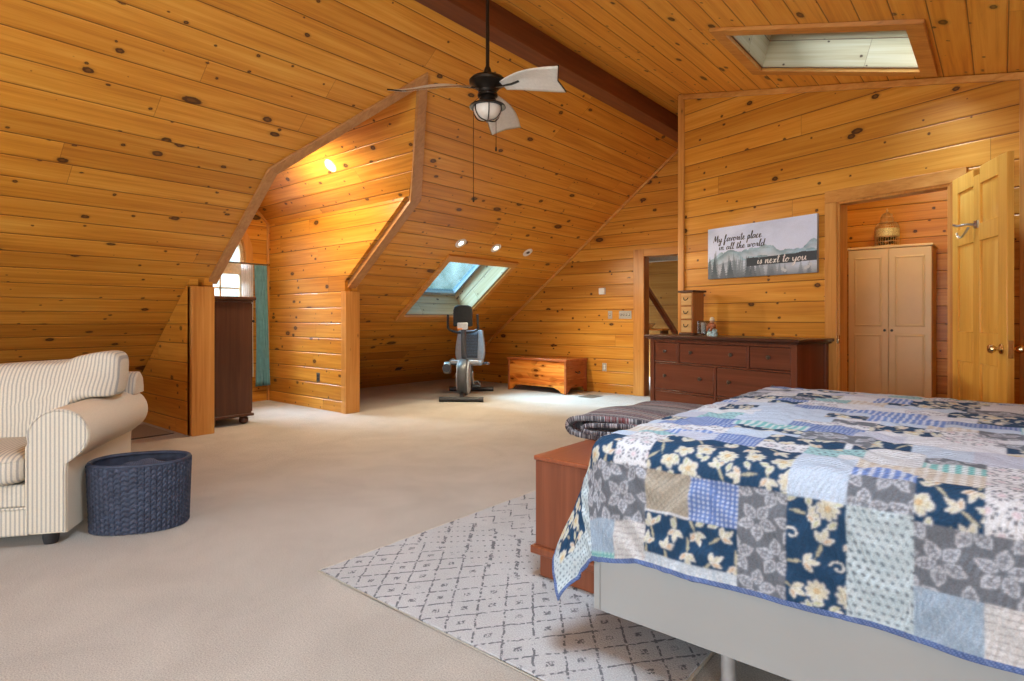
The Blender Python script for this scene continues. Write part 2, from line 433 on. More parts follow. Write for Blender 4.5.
panel('wall_dormer_back', [(DYL, 0), (DYR, 0), (DYR, DZE), (DYC, DZR), (DYL, DZE)], [arch], lambda y, z: (DXB, y, z), lambda y, z: (y, z + 9.5), M_dorm, (1, 0, 0), .12, 'window wall of the dormer', 'wall')
rl = math.hypot(DYR - DYC, DZR - DZE)
for ye, lab in ((DYR, 'right'), (DYL, 'left')):
    panel('ceiling', [(DXB, 0), (-4.9, 0), (-3.85, 1), (DXB, 1)], [], lambda x, k, ye=ye: (x, ye + (DYC - ye) * k, DZE + (DZR - DZE) * k), lambda x, k, lab=lab: (x, k * rl + .06 + (11.4 if lab == 'left' else 0)), M_dorm, (0, DYC - ye, -1), .08, f'boarded {lab} pitch of the dormer ceiling', 'ceiling')

# ---- trims (structure)
tn = [0]
def trim(mb, mat, label, bevel=.004):
    tn[0] += 1
    return struct(mb.build(f'trim_{tn[0]}', mat, bevel=bevel), label, 'trim')
trim(MB().box(-3.433, -3.233, YF, YB, 3.563, 3.80), M_beam, 'dark red-brown ridge beam under the ceiling', .006)
trim(MB().box(-6.13, -6.03, 2.39, 2.605, 0, 1.46), T_z, 'pine post at the left of the dormer opening')
trim(MB().box(-6.13, -6.03, 4.13, 4.33, 0, 1.47), T_z, 'pine post at the right of the dormer opening')
# opening rails on the slope : outer pentagon to inner pentagon
def rail(poly, mat, label):
    trim(MB().prism(poly, lambda y, x, d: slp(y, x) - SN * d, -.025, .10), mat, label)
q = .115
ql_ = .09
rail([(2.57, -6.12), (2.57 + ql_, -6.12), (2.57 + ql_, -4.93), (2.57, -4.90)], M_rail, 'sloping brown rail on the left of the dormer opening')
rail([(2.57, -4.90), (2.57 + ql_, -4.93), (3.45, -3.95), (3.45, -3.83)], M_rail, 'brown gable rail at the upper left of the dormer opening')
rail([(4.31, -4.90), (4.31 - q, -4.945), (3.45, -3.95), (3.45, -3.83)], M_rail, 'brown gable rail at the upper right of the dormer opening')
rail([(4.31, -6.12), (4.31 - q, -6.12), (4.31 - q, -4.93), (4.31, -4.90)], M_rail, 'sloping brown rail on the right of the dormer opening')
# slope/back wall cover strip
a = slp(YB - .012, SLX + .05); c2 = slp(YB - .012, -3.46)
trim(MB().beam(a + SN * .012, c2 + SN * .012, .024, .05, SN), T_x, 'slanting cover strip between ceiling slope and back wall')
# angled wall : corner board and ceiling strip
def wbox(mb, w0, w1, o0, o1, z0, z1):
    P = [wp(w, z, o_) for z in (z0, z1) for (w, o_) in ((w0, o0), (w1, o0), (w1, o1), (w0, o1))]
    return mb.add(P, [(0, 3, 2, 1), (4, 5, 6, 7), (0, 1, 5, 4), (1, 2, 6, 5), (2, 3, 7, 6), (3, 0, 4, 7)])
trim(wbox(MB(), -.012, .068, 0, .022, 0, srz(P0.x) - .01), T_z, 'upright corner board at the left end of the dresser wall')
c0 = wp(.07, srz(P0.x + .067) - .03, .012); c1 = wp(LW, srz(P0.x + EW.x * LW) - .03, .012)
trim(MB().beam(c0, c1, .024, .05), T_x, 'thin strip along the top of the dresser wall')
trim(wbox(MB(), 2.985, 3.04, 0, .022, 0, 2.82), T_z, 'upright strip behind the open door')
# doorway casings
trim(MB().box(-4.205, -4.035, YB - .022, YB, 0, 2.16), T_z, 'left casing of the attic doorway')
trim(MB().box(-4.035, -3.05, YB - .022, YB, 2.055, 2.16), T_x, 'head casing of the attic doorway')
trim(MB().box(-3.22, -3.05, YB - .022, YB, 0, 2.055), T_z, 'right casing of the attic doorway')
trim(MB().box(-4.06, -4.03, YB, YB + .14, 0, 2.06).box(-3.23, -3.2, YB, YB + .14, 0, 2.06).box(-4.06, -3.2, YB, YB + .14, 2.05, 2.08), wood('jamb_brown', 'z', (.20, .075, .02), (.26, .10, .03), (.32, .13, .04), knots=.2), 'brown jamb lining of the attic doorway')
trim(wbox(MB(), dR[0] - .105, dR[0], 0, .022, 0, dR[2]), T_z, 'left casing of the closet doorway')
trim(wbox(MB(), dR[0] - .105, dR[1] + .105, 0, .022, dR[2], dR[2] + .105), T_x, 'head casing of the closet doorway')
trim(wbox(MB(), dR[1], dR[1] + .105, 0, .022, 0, dR[2]), T_z, 'right casing of the closet doorway')
mb = MB(); wbox(mb, dR[0] - .005, dR[0] + .02, -.12, .01, 0, dR[2]); wbox(mb, dR[1] - .02, dR[1] + .005, -.12, .01, 0, dR[2]); wbox(mb, dR[0], dR[1], -.12, .01, dR[2] - .02, dR[2] + .005)
trim(mb, T_z, 'jamb lining of the closet doorway')
# dormer corner strips
trim(MB().box(DXB, DXB + .025, DYR - .03, DYR, 0, DZE), T_z, 'corner strip at the back of the dormer')
trim(MB().beam((DXB + .012, DYR - .005, DZE - .01), (DXB + .012, DYC, DZR - .02), .03, .024), T_y, 'strip along the sloped edge of the dormer window wall')
# attic space behind the left doorway
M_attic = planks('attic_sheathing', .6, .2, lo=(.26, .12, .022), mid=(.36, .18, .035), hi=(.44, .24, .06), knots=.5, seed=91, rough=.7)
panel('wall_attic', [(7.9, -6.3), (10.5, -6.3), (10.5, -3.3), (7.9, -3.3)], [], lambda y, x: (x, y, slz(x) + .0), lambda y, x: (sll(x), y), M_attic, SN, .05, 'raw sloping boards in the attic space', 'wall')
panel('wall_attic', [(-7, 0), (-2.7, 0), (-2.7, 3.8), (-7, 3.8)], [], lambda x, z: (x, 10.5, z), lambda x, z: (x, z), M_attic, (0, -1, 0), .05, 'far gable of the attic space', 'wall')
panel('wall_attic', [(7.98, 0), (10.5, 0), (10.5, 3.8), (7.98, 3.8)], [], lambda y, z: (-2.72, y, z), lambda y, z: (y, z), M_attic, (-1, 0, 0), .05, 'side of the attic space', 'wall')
trim(MB().beam((-4.95, 8.8, 2.35), (-3.70, 8.8, .52), .07, .09, (0, 1, 0)), M_dress, 'dark diagonal brace in the attic space')
trim(MB().box(-6, -2.8, 9.3, 9.42, 2.12, 2.34), M_frame_grey, 'grey tie board in the attic space')

# ---- windows
def arch_pts(r, z1, n=24):
    return [(WC + r * math.cos(a), z1 + r * math.sin(a)) for a in np.linspace(0, PI, n)]
win = MB()
def frame_ring(mb, outer, inner, x0, x1):
    n = len(outer)
    V = []
    for x in (x0, x1):
        V += [(x, p[0], p[1]) for p in outer] + [(x, p[0], p[1]) for p in inner]
    F = []
    for i in range(n):
        j = (i + 1) % n
        F += [(i, j, n + j, n + i), (2 * n + i, 3 * n + i, 3 * n + j, 2 * n + j), (i, 2 * n + i, 2 * n + j, j), (n + i, n + j, 3 * n + j, 3 * n + i)]
    return mb.add(V, F)
oc = [(WC - .53, WZ0 - .08), (WC + .53, WZ0 - .08)] + arch_pts(.53, WZ1)
ic = [(WC - WR, WZ0), (WC + WR, WZ0)] + arch_pts(WR, WZ1)
w1 = frame_ring(MB(), oc, ic, DXB, DXB + .03).build('window_1', T_z, bevel=.004)
struct(w1, 'arch-topped window in the dormer', 'window')
M_sash = plain('cream_sash', (.62, .47, .28), .4)
ib = [(WC - .385, WZ0 + .06), (WC + .385, WZ0 + .06)] + arch_pts(.385, WZ1)
fr = frame_ring(MB(), ic, ib, DXB - .09, DXB - .03)
fr.box(DXB - .09, DXB - .01, WC - WR, WC + WR, WZ1 - .28, WZ1 - .12)
fr.box(DXB - .08, DXB - .04, WC - WR, WC + WR, 1.30, 1.345)
fr.build('window_frame', M_sash, w1, bevel=.004)
mu = MB()
for k in (-.13, .13): mu.box(DXB - .07, DXB - .05, WC + k - .009, WC + k + .009, WZ0, WZ1 - .25)
for z in (1.06, 1.55): mu.box(DXB - .07, DXB - .05, WC - WR, WC + WR, z - .009, z + .009)
for a in (PI / 3, PI / 2, 2 * PI / 3): mu.beam((DXB - .06, WC, WZ1), (DXB - .06, WC + WR * math.cos(a), WZ1 + WR * math.sin(a)), .018, .02, (1, 0, 0))
mu.build('muntins', M_sash, w1)
MB().prism(ic, lambda y, z, d: (d, y, z), DXB - .063, DXB - .057).build('pane', M_glass, w1)

# left skylight
def skylight(name, pt, nrm, a0, a1, b0, b1, depth, tw, label, mats):
    """pt(a,b) on the slope, nrm points outwards; opening a0..a1 x b0..b1"""
    def P(a, b, d): return pt(a, b) + nrm * d
    mb = MB()
    def quadbox(mb, A0, A1, B0, B1, d0, d1):
        V = [P(A, B, d) for d in (d0, d1) for (A, B) in ((A0, B0), (A1, B0), (A1, B1), (A0, B1))]
        mb.add(V, [(0, 3, 2, 1), (4, 5, 6, 7), (0, 1, 5, 4), (1, 2, 6, 5), (2, 3, 7, 6), (3, 0, 4, 7)])
    quadbox(mb, a0 - tw, a0, b0 - tw, b1 + tw, -.03, 0); quadbox(mb, a1, a1 + tw, b0 - tw, b1 + tw, -.03, 0)
    quadbox(mb, a0, a1, b0 - tw, b0, -.03, 0); quadbox(mb, a0, a1, b1, b1 + tw, -.03, 0)
    root = mb.build(name, mats[0], bevel=.004); struct(root, label, 'skylight')
    # lined shaft : four boards with plank uv
    V = []; F = []; UV = []
    th = .02
    def quad(pts, uv):
        o_ = len(V); V.extend(pts); F.append((o_, o_ + 1, o_ + 2, o_ + 3)); UV.extend(uv)
    for (A0, B0, A1, B1) in ((a0, b0, a1, b0), (a1, b0, a1, b1), (a1, b1, a0, b1), (a0, b1, a0, b0)):
        L = (P(A1, B1, 0) - P(A0, B0, 0)).length
        quad([P(A0, B0, 0), P(A1, B1, 0), P(A1, B1, depth), P(A0, B0, depth)], [(0, 0), (L, 0), (L, depth), (0, depth)])
    me = bpy.data.meshes.new('shaft'); me.from_pydata([tuple(p) for p in V], [], F)
    ul = me.uv_layers.new(name='UVMap')
    for l in me.loops: ul.data[l.index].uv = UV[l.vertex_index]
    me.materials.append(mats[1]); so = bpy.data.objects.new('shaft', me); COL.objects.link(so); so.parent = root
    md = so.modifiers.new('solid', 'SOLIDIFY'); md.thickness = .02; md.offset = 0
    mb = MB(); fw = .055
    quadbox(mb, a0, a0 + fw, b0, b1, depth - .05, depth + .03); quadbox(mb, a1 - fw, a1, b0, b1, depth - .05, depth + .03)
    quadbox(mb, a0 + fw, a1 - fw, b0, b0 + fw, depth - .05, depth + .03); quadbox(mb, a0 + fw, a1 - fw, b1 - fw, b1, depth - .05, depth + .03)
    mb.build('sash', mats[2], root, bevel=.004)
    mb = MB(); quadbox(mb, a0 + fw, a1 - fw, b0 + fw, b1 - fw, depth - .01, depth); mb.build('pane', mats[3] if len(mats) > 3 else M_glass, root)
    return root, P
r2, PL = skylight('window_2', lambda y, x: slp(y, x), -SN, 5.42, 6.68, -6.53, -5.60, .44, .085, 'open skylight in the left slope above the exercise bike', (T_y, M_shaft, M_frame_grey, glass_mat('tinted_glass', (.66, .82, .88))))
mb = MB(); mb.tube([PL(5.85, -6.47, .38), PL(5.85, -6.44, .34), PL(6.25, -6.44, .34), PL(6.25, -6.47, .38)], .008)
mb.build('sash_handle', M_pewter, r2)
RN = Vector((RK, 0, 1)).normalized()
r3, PR = skylight('window_3', lambda x, y: Vector((x, y, srz(x))), RN, -1.60, -.46, 4.47, 5.30, .32, .10, 'skylight in the shallow ceiling over the bed', (T_x, M_shaft, M_frame_grey))

r4, PR2 = skylight('window_4', lambda x, y: Vector((x, y, srz(x))), RN, -1.60, -.46, .9, 1.9, .32, .10, 'unseen skylight added to light the near side of the bed', (T_x, M_shaft, M_frame_grey))  # out of view, added to bring more light onto the bed
# ---- open door
HX = wp(dR[1], 0, .0); FR = Vector((.024, 4.711, 0)); LD = .84
ad = math.atan2(FR.y - HX.y, FR.x - HX.x)
dr = bpy.data.objects.new('door_1', None); COL.objects.link(dr); dr.location = HX + Vector((0, 0, .012)); dr.rotation_euler = (0, 0, ad)
struct(dr, 'open six-panel pine door beside the closet doorway', 'door')
DH, TH = 2.16, .038          # local x along the leaf, y from visible face (0) to back (+TH)
st = .115
rows = [(.22, .83), (1.04, 1.66), (1.775, 2.045)]
cols = [(st, LD / 2 - .05), (LD / 2 + .05, LD - st)]
mb = MB()
mb.box(0, st, 0, TH, 0, DH).box(LD - st, LD, 0, TH, 0, DH).box(LD / 2 - .05, LD / 2 + .05, 0, TH, .1, DH - .05)
for z0, z1 in ((0, .22), (.83, 1.04), (1.66, 1.775), (2.045, DH)): mb.box(st, LD / 2 - .05, 0, TH, z0, z1).box(LD / 2 + .05, LD - st, 0, TH, z0, z1)
dleaf = mb.build('leaf_frame', M_door, dr, bevel=.003)
for (z0, z1) in rows:
    for (x0, x1) in cols:
        p = MB(); p.box(x0, x1, .017, TH - .017, z0, z1)
        i = .032
        for (yy, y2) in ((.017, .009), (TH - .017, TH - .009)):
            p.add([(x0, yy, z0), (x1, yy, z0), (x1, yy, z1), (x0, yy, z1), (x0 + i, y2, z0 + i), (x1 - i, y2, z0 + i), (x1 - i, y2, z1 - i), (x0 + i, y2, z1 - i)],
                  [(4, 5, 6, 7), (0, 1, 5, 4), (1, 2, 6, 5), (2, 3, 7, 6), (3, 0, 4, 7)])
        p.build('raised_panel', M_door, dr, smooth=20)
Ry = Matrix.Rotation(PI / 2, 3, 'X')
kb = MB()
prof = [(.032, 0), (.032, .006), (.012, .01), (.011, .03), (.022, .04), (.029, .055), (.024, .068), (.0, .072)]
kb.lathe(prof, (LD - .065, 0, .945), 20, Ry)
kb.build('door_knob', M_brass, dr)
MB().lathe(prof, (LD - .065, TH, .945), 20, Matrix.Rotation(-PI / 2, 3, 'X')).build('door_knob', M_brass, dr)
MB().box(LD, LD + .003, .006, TH - .006, .89, 1.0).build('latch_plate', M_brass, dr)
hk = MB(); DZH = .06; hk.box(.40, .455, -.008, 0, 1.69, 1.74); hk.tube(smooth_path([(.43, -.005, 1.71), (.41, -.05, 1.72), (.37, -.09, 1.715), (.33, -.10, 1.73)]), .008)
hk.tube(smooth_path([(.41, -.04, 1.70), (.40, -.06, 1.66), (.385, -.075, 1.635), (.36, -.085, 1.645), (.352, -.088, 1.67)]), .007)
hk.v = [(a_[0], a_[1], a_[2] + DZH) for a_ in hk.v]; hk.build('coat_hook', M_steel, dr)
for z in (.25, 1.1, 1.95): MB().tube([(-.004, -.004, z - .045), (-.004, -.004, z + .045)], .007).build('hinge', M_brass, dr)
wbox(MB(), dR[0], dR[0] + .02, .0, .025, .93, 1.0).build('strike_plate', M_brass, bpy.data.objects['trim_15'], bevel=.002)

# ------------------------------------------------------------------ dresser
DC = Vector((-2.086, 5.49, 0))
D = thing('dresser', DC, AW, 'long dark cherry dresser with round knobs against the pine wall', 'dresser')
hw = .815; dd = .49
mb = MB()
mb.box(-hw, -hw + .055, 0, .055, 0, .93).box(hw - .055, hw, 0, .055, 0, .93).box(-hw, -hw + .045, dd - .05, dd, 0, .93).box(hw - .045, hw, dd - .05, dd, 0, .93)
mb.box(-hw + .01, -hw + .03, .05, dd - .04, .06, .93).box(hw - .03, hw - .01, .05, dd - .04, .06, .93).box(-hw + .03, hw - .03, dd - .03, dd - .015, .06, .93)
X0, X1 = -hw + .055, hw - .055
for z0, z1 in ((.90, .93), (.685, .70), (.395, .412), (.07, .115)): mb.box(X0, X1, .004, .05, z0, z1)
mb.build('carcass', M_dressz, D, bevel=.003)
MB().box(X0, X1, .045, .06, .1, .92).build('gap_shade_sheet', M_gap, D)  # dark sheet behind the drawers stands in for shade in their gaps
tp = MB(); tp.box(-hw - .045, hw + .045, -.045, dd + .012, .945, .972); tp.box(-hw - .025, hw + .025, -.025, dd + .006, .928, .945)
tp.build('top', wood('dresser_top', 'x', (.05, .018, .011), (.065, .024, .015), (.085, .031, .02), knots=0, rough=.3, fine=45), D, bevel=.006)
W = X1 - X0; g = .005
rowdef = [(.703, .897, [(0, .20, 1), (.215, .725, 2), (.74, 1, 1)]), (.415, .682, [(0, .492, 2), (.508, 1, 2)]), (.118, .392, [(0, .492, 2), (.508, 1, 2)])]
for z0, z1, cs in rowdef:
    for a, b_, nk in cs:
        x0, x1 = X0 + a * W + g, X0 + b_ * W - g
        dw_ = MB().box(x0, x1, .008, .04, z0 + .002, z1 - .002).build('drawer', M_dress, D, bevel=.004)
        for k in range(nk):
            kx = (x0 + x1) / 2 if nk == 1 else (x0 + (x1 - x0) * (.2 if k == 0 else .8))
            MB().lathe([(.009, 0), (.007, .012), (.017, .018), (.019, .026), (.012, .033), (0, .034)], (kx, .008, (z0 + z1) / 2 + .01), 14, Ry).build('knob', M_pewter, dw_)
for a, b_ in ((.2, .215), (.725, .74)): MB().box(X0 + a * W, X0 + b_ * W, .004, .05, .70, .90).build('drawer_divider', M_dressz, D, bevel=.002)
MB().box(X0 + .492 * W, X0 + .508 * W, .004, .05, .115, .685).build('drawer_divider', M_dressz, D, bevel=.002)

def onD(x, y, z=.972): return DC + EW * x + NW * y + Vector((0, 0, z))
# small three drawer chest
M_lt = wood('mini_front', 'x', (.48, .26, .09), (.60, .36, .14), (.68, .44, .2), knots=1, fine=40)
M_mini = wood('mini_body', 'z', (.24, .085, .02), (.32, .12, .03), (.40, .16, .045), knots=0)
C = thing('trinket_chest', onD(-.515, .22), AW, 'small upright chest of three pale drawers standing on the dresser', 'trinket chest')
MB().box(-.08, .08, 0, .17, .02, .41).build('body', M_mini, C, bevel=.002)
MB().box(-.10, .10, -.02, .19, .41, .43).build('top', M_cab, C, bevel=.004)
MB().box(-.095, .095, -.012, .18, 0, .022).build('base', M_cab, C, bevel=.004)
for z in (.03, .158, .286):
    dw_ = MB().box(-.066, .066, -.008, .01, z, z + .115).build('drawer', M_lt, C, bevel=.003)
    MB().tube(smooth_path([(-.03, -.012, z + .075), (-.015, -.022, z + .052), (.015, -.022, z + .052), (.03, -.012, z + .075)]), .004, 6).build('pull', M_bronze, dw_)
C.scale = (1, 1, 1.08)
# candle glass
C = thing('candle_glass', onD(-.25, .16), AW, 'square clear glass with a white candle between trinket chest and figurine', 'candle holder')
M_clear = glass_mat('clear_glass', (.88, .9, .92), .35)
s_ = .043
mb = MB(); mb.box(-s_, s_, -s_, s_, 0, .018)
for a in range(4):
    if a == 0: mb.box(-s_, s_, -s_, -s_ + .006, .018, .15)
    if a == 1: mb.box(-s_, s_, s_ - .006, s_, .018, .15)
    if a == 2: mb.box(-s_, -s_ + .006, -s_ + .006, s_ - .006, .018, .15)
    if a == 3: mb.box(s_ - .006, s_, -s_ + .006, s_ - .006, .018, .15)
mb.build('glass', M_clear, C, bevel=.002)
MB().lathe([(.022, .018), (.024, .02), (.024, .128), (.019, .132), (0, .13)], (0, 0, 0), 16).build('candle', plain('wax', (.72, .72, .66), .5), C)
MB().tube([(0, 0, .128), (.001, 0, .145)], .0015, 6).build('wick', M_black, C)
mb = MB()
for k in range(14):
    a = k * 2.4; r = .012 + .02 * ((k * .37) % 1); mb.sphere((r * math.cos(a) * 1.2, r * math.sin(a) * 1.2, .024), (.007, .007, .005), 8, 5)
mb.build('pebble', plain('dark_red_pebble', (.16, .04, .05), .3), C)
# figurine
C = thing('figurine', onD(-.15, .16), AW, 'small painted seated figurine with pale cap right of the candle glass', 'figurine')
MB().lathe([(.052, 0), (.054, .02), (.048, .04), (.05, .062), (.034, .075), (0, .078)], (0, 0, 0), 18, sy=.85).build('base', plain('pale_blue_glaze', (.38, .55, .58), .3, var=.35, scale=45), C)
mb = MB(); mb.lathe([(.030, .066), (.037, .09), (.033, .115), (.018, .13), (0, .132)], (0, .002, 0), 16)
for sx in (-1, 1): mb.tube(smooth_path([(sx * .028, -.004, .118), (sx * .043, -.018, .098), (sx * .024, -.035, .086), (sx * .006, -.04, .088)]), .010, 8)
for sx in (-1, 1): mb.tube(smooth_path([(sx * .014, -.012, .08), (sx * .022, -.04, .078), (sx * .022, -.052, .052)]), .011, 8)
mb.build('body', plain('rust_coat', (.36, .11, .04), .45, var=.2, scale=60), C)
mb = MB(); mb.sphere((0, -.002, .148), (.021, .021, .023), 16, 10); mb.sphere((0, -.024, .146), .004, 8, 6)
mb.build('head', plain('figurine_skin', (.60, .34, .20), .4), C)
MB().lathe([(.026, .152), (.028, .158), (.022, .164), (.021, .176), (.012, .186), (0, .188)], (0, 0, 0), 16).build('cap', plain('pale_cap', (.72, .62, .45), .5), C)

# ------------------------------------------------------------------ lettered canvas
CW, CH = 1.17, .525
pw = (Vector((-1.824, 5.922, 0)) - P0).dot(EW)
cv = thing('wall_canvas', wp(pw, 1.557, .0), AW, 'canvas print of misty mountains with a handwritten line, above the dresser', 'picture')
nx, nz = 300, 136
xx, zz = np.meshgrid(np.linspace(0, 1, nx), np.linspace(0, 1, nz))
rng = np.random.default_rng(4)
def fbm(x, seed, base=3, octv=5, pw_=.55):
    r = np.random.default_rng(seed); y = np.zeros_like(x); a = 1
    for k in range(octv):
        f = base * 2 ** k; g_ = r.random(f + 3); i = np.floor(x * f).astype(int); t_ = x * f - i; t_ = t_ * t_ * (3 - 2 * t_)
        y += a * (g_[i] * (1 - t_) + g_[i + 1] * t_); a *= pw_
    return y - y.mean()
def fbm2(x, y, seed):
    r = np.random.default_rng(seed); o_ = np.zeros_like(x)
    for k in range(22):
        f = 4 * 1.17 ** k; a_ = r.random() * 6.28; o_ += f ** -.75 * np.sin(f * (x * math.cos(a_) * 1.6 + y * math.sin(a_)) + r.random() * 6.28)
    return o_ * 1.1
img = np.zeros((nz, nx, 3))
skyc = np.array([.68, .76, .98]); cl = np.array([.48, .56, .74])
cm = np.clip((fbm2(xx, zz * .9, 3) * .9 + .15) * (1 - .5 * xx), 0, 1)[..., None] * np.clip((zz - .55) * 3, 0, 1)[..., None]
img[:] = skyc; img = img * (1 - cm * .7) + cl * cm * .7
lx = np.linspace(0, 1, nx)
for (base, amp, col, sd, tilt) in ((.46, .20, (.34, .50, .62), 11, .16), (.38, .18, (.27, .42, .52), 12, .10), (.28, .10, (.46, .54, .66), 15, .05)):
    h = base + amp * fbm(lx, sd, 4, 6) + tilt * (lx - .3)
    mk = (zz < h[None, :]); sh = (.75 + .5 * np.clip((fbm2(xx * 2 % 1, zz * 2 % 1, sd + 5) + .4), 0, 1))[..., None]
    fade = np.clip((h[None, :] - zz) / .22, 0, 1)[..., None]
    c_ = np.array(col) * sh * (1 - fade) + np.array([.58, .64, .74]) * fade
    img = np.where(mk[..., None], c_, img)
# pines
def pine(cx, top, base, wd, col, a):
    rel = np.clip((top - zz) / (top - base), 0, 1); sc = .7 + .5 * np.abs(((rel * 9) % 1))
    m_ = (np.abs(xx - cx) < wd * rel * sc) & (zz < top)
    global img
    img = np.where(m_[..., None], img * (1 - a) + np.array(col) * a, img)
for k in range(46):
    cx = rng.random(); top = (.48 - .28 * min(1, cx * 1.3)) * (.7 + .5 * rng.random()) + .05
    if rng.random() < cx * 1.1 - .15: continue
    pine(cx, top, -.1, .022 + .025 * rng.random(), (.16, .21, .25), .5 + .3 * rng.random() * (1 - cx))
for cx, top in ((.02, .44), (.07, .42), (.16, .34), (.235, .36), (.41, .40), (.45, .33)): pine(cx, top, -.05, .045, (.075, .105, .13), .8)
gm = np.clip((.16 - zz) / .16, 0, 1)[..., None] * .75
img = img * (1 - gm) + np.array([.16, .18, .21]) * gm
edge = .385 + .02 * fbm(lx, 31, 9); band = ((xx > .38 + .03 * fbm(lx, 8, 8)[None, :]) & (zz < .345 + .04 * (xx - .38) + .02 * fbm(lx, 31, 9)[None, :]) & (zz > .19 + .02 * xx))
img = np.where(band[..., None], np.array([.07, .08, .095]), img)
for (bx, bz) in ((.93, .11), (.95, .15), (.91, .09), (.72, .1), (.74, .07)):
    m_ = (np.hypot((xx - bx) * 2.2, zz - bz) < .03); img = np.where(m_[..., None], np.array([.55, .58, .62]), img)
V = []; F = []
T = .03
for j in range(nz):
    for i in range(nx): V.append(((i / (nx - 1) - .5) * CW, -T, j / (nz - 1) * CH))
for j in range(nz - 1):
    for i in range(nx - 1):
        a = j * nx + i; F.append((a, a + 1, a + nx + 1, a + nx))
bo = len(V); V += [(-CW / 2, 0, 0), (CW / 2, 0, 0), (CW / 2, 0, CH), (-CW / 2, 0, CH)]
F += [(bo, bo + 3, bo + 2, bo + 1)]
F.append(tuple([bo, bo + 1] + [i for i in range(nx - 1, -1, -1)])); F.append(tuple([bo + 2, bo + 3] + [(nz - 1) * nx + i for i in range(nx)]))
F.append(tuple([bo + 1, bo + 2] + [j * nx + nx - 1 for j in range(nz - 1, -1, -1)])); F.append(tuple([bo + 3, bo] + [j * nx for j in range(nz)]))
me = bpy.data.meshes.new('printed_canvas'); me.from_pydata(V, [], F)
ca = me.color_attributes.new('Col', 'FLOAT_COLOR', 'POINT')
carr = np.ones((len(V), 4), dtype=np.float32); carr[:nx * nz, :3] = img.reshape(-1, 3); carr[nx * nz:, :3] = (.3, .32, .35)
ca.data.foreach_set('color', carr.ravel())
po = bpy.data.objects.new('printed_canvas', me); COL.objects.link(po); po.parent = cv
me.materials.append(attr_mat('printed_canvas_cloth', .7, 300, .1, .001))
# brush lettering : strokes drawn on a unit x-height
G = {
 'M': (1.5, [[(.0, 0), (.15, .9), (.3, 1.9), (.42, 1.2), (.6, .35), (.85, 1.2), (1.05, 1.95), (1.1, 1.0), (1.2, .1), (1.4, .1)]]),
 'y': (.9, [[(.05, .95), (.1, .35), (.3, .08), (.55, .5), (.68, .95), (.62, .2), (.45, -.8), (.15, -1.0), (.2, -.5), (.9, .25)]]),
 'f': (.8, [[(.0, .2), (.3, .8), (.55, 1.7), (.42, 2.0), (.28, 1.4), (.2, .2), (.1, -.8), (.3, -.9), (.35, -.1), (.75, .3)], [(.05, .85), (.55, .95)]]),
 'a': (.95, [[(.65, .85), (.35, 1.0), (.08, .55), (.2, .05), (.5, .3), (.68, .95), (.66, .2), (.95, .15)]]),
 'v': (.8, [[(.0, .85), (.15, .9), (.3, .1), (.5, .5), (.6, 1.0), (.85, .85)]]),
 'o': (.8, [[(.4, 1.0), (.1, .6), (.22, .05), (.55, .25), (.58, .8), (.38, 1.0), (.6, .75), (.85, .8)]]),
 'r': (.7, [[(.05, .2), (.2, .9), (.2, 1.05), (.42, .85), (.5, .85), (.45, .2), (.7, .15)]]),
 'i': (.45, [[(.05, .5), (.18, 1.0), (.16, .2), (.42, .15)], [(.22, 1.45), (.25, 1.52)]]),
 't': (.55, [[(.1, .4), (.28, 1.9), (.2, .6), (.25, .05), (.55, .25)], [(.0, 1.3), (.5, 1.42)]]),
 'e': (.7, [[(.05, .4), (.4, .6), (.45, .95), (.22, .95), (.1, .4), (.3, .02), (.7, .3)]]),
 'p': (.85, [[(.05, .5), (.2, 1.05), (.15, .1), (.05, -1.0)], [(.18, .7), (.45, 1.05), (.6, .6), (.4, .05), (.18, .2), (.85, .2)]]),
 'l': (.5, [[(.0, .2), (.3, 1.1), (.42, 2.0), (.25, 1.95), (.16, .8), (.22, .05), (.5, .2)]]),
 'c': (.7, [[(.5, .85), (.3, 1.0), (.08, .55), (.25, .03), (.7, .3)]]),
 'n': (.9, [[(.05, .6), (.15, 1.0), (.15, .05), (.3, .7), (.52, 1.0), (.58, .3), (.68, .05), (.9, .2)]]),
 'h': (.9, [[(.0, .3), (.3, 1.3), (.4, 2.0), (.25, 1.9), (.15, .05), (.3, .7), (.5, .95), (.58, .3), (.68, .05), (.9, .2)]]),
 'w': (1.15, [[(.0, .9), (.12, .9), (.2, .1), (.45, .4), (.52, .95), (.55, .2), (.8, .3), (.9, 1.0), (1.15, .85)]]),
 'd': (.95, [[(.6, .85), (.32, 1.0), (.08, .5), (.22, .05), (.5, .3), (.75, 2.05), (.66, .7), (.68, .1), (.95, .2)]]),
 's': (.6, [[(.0, .2), (.3, .95), (.33, 1.05), (.42, .5), (.3, .05), (.1, .12)], [(.3, .1), (.6, .25)]]),
 'x': (.75, [[(.05, .9), (.22, .8), (.42, .15), (.7, .2)], [(.6, .95), (.1, .0)]]),
 'u': (.95, [[(.0, .7), (.12, 1.0), (.12, .25), (.32, .05), (.58, .6), (.66, 1.0), (.66, .2), (.95, .2)]]),
 ' ': (.55, []), '.': (.3, [[(.1, .02), (.13, .06)]]),
}
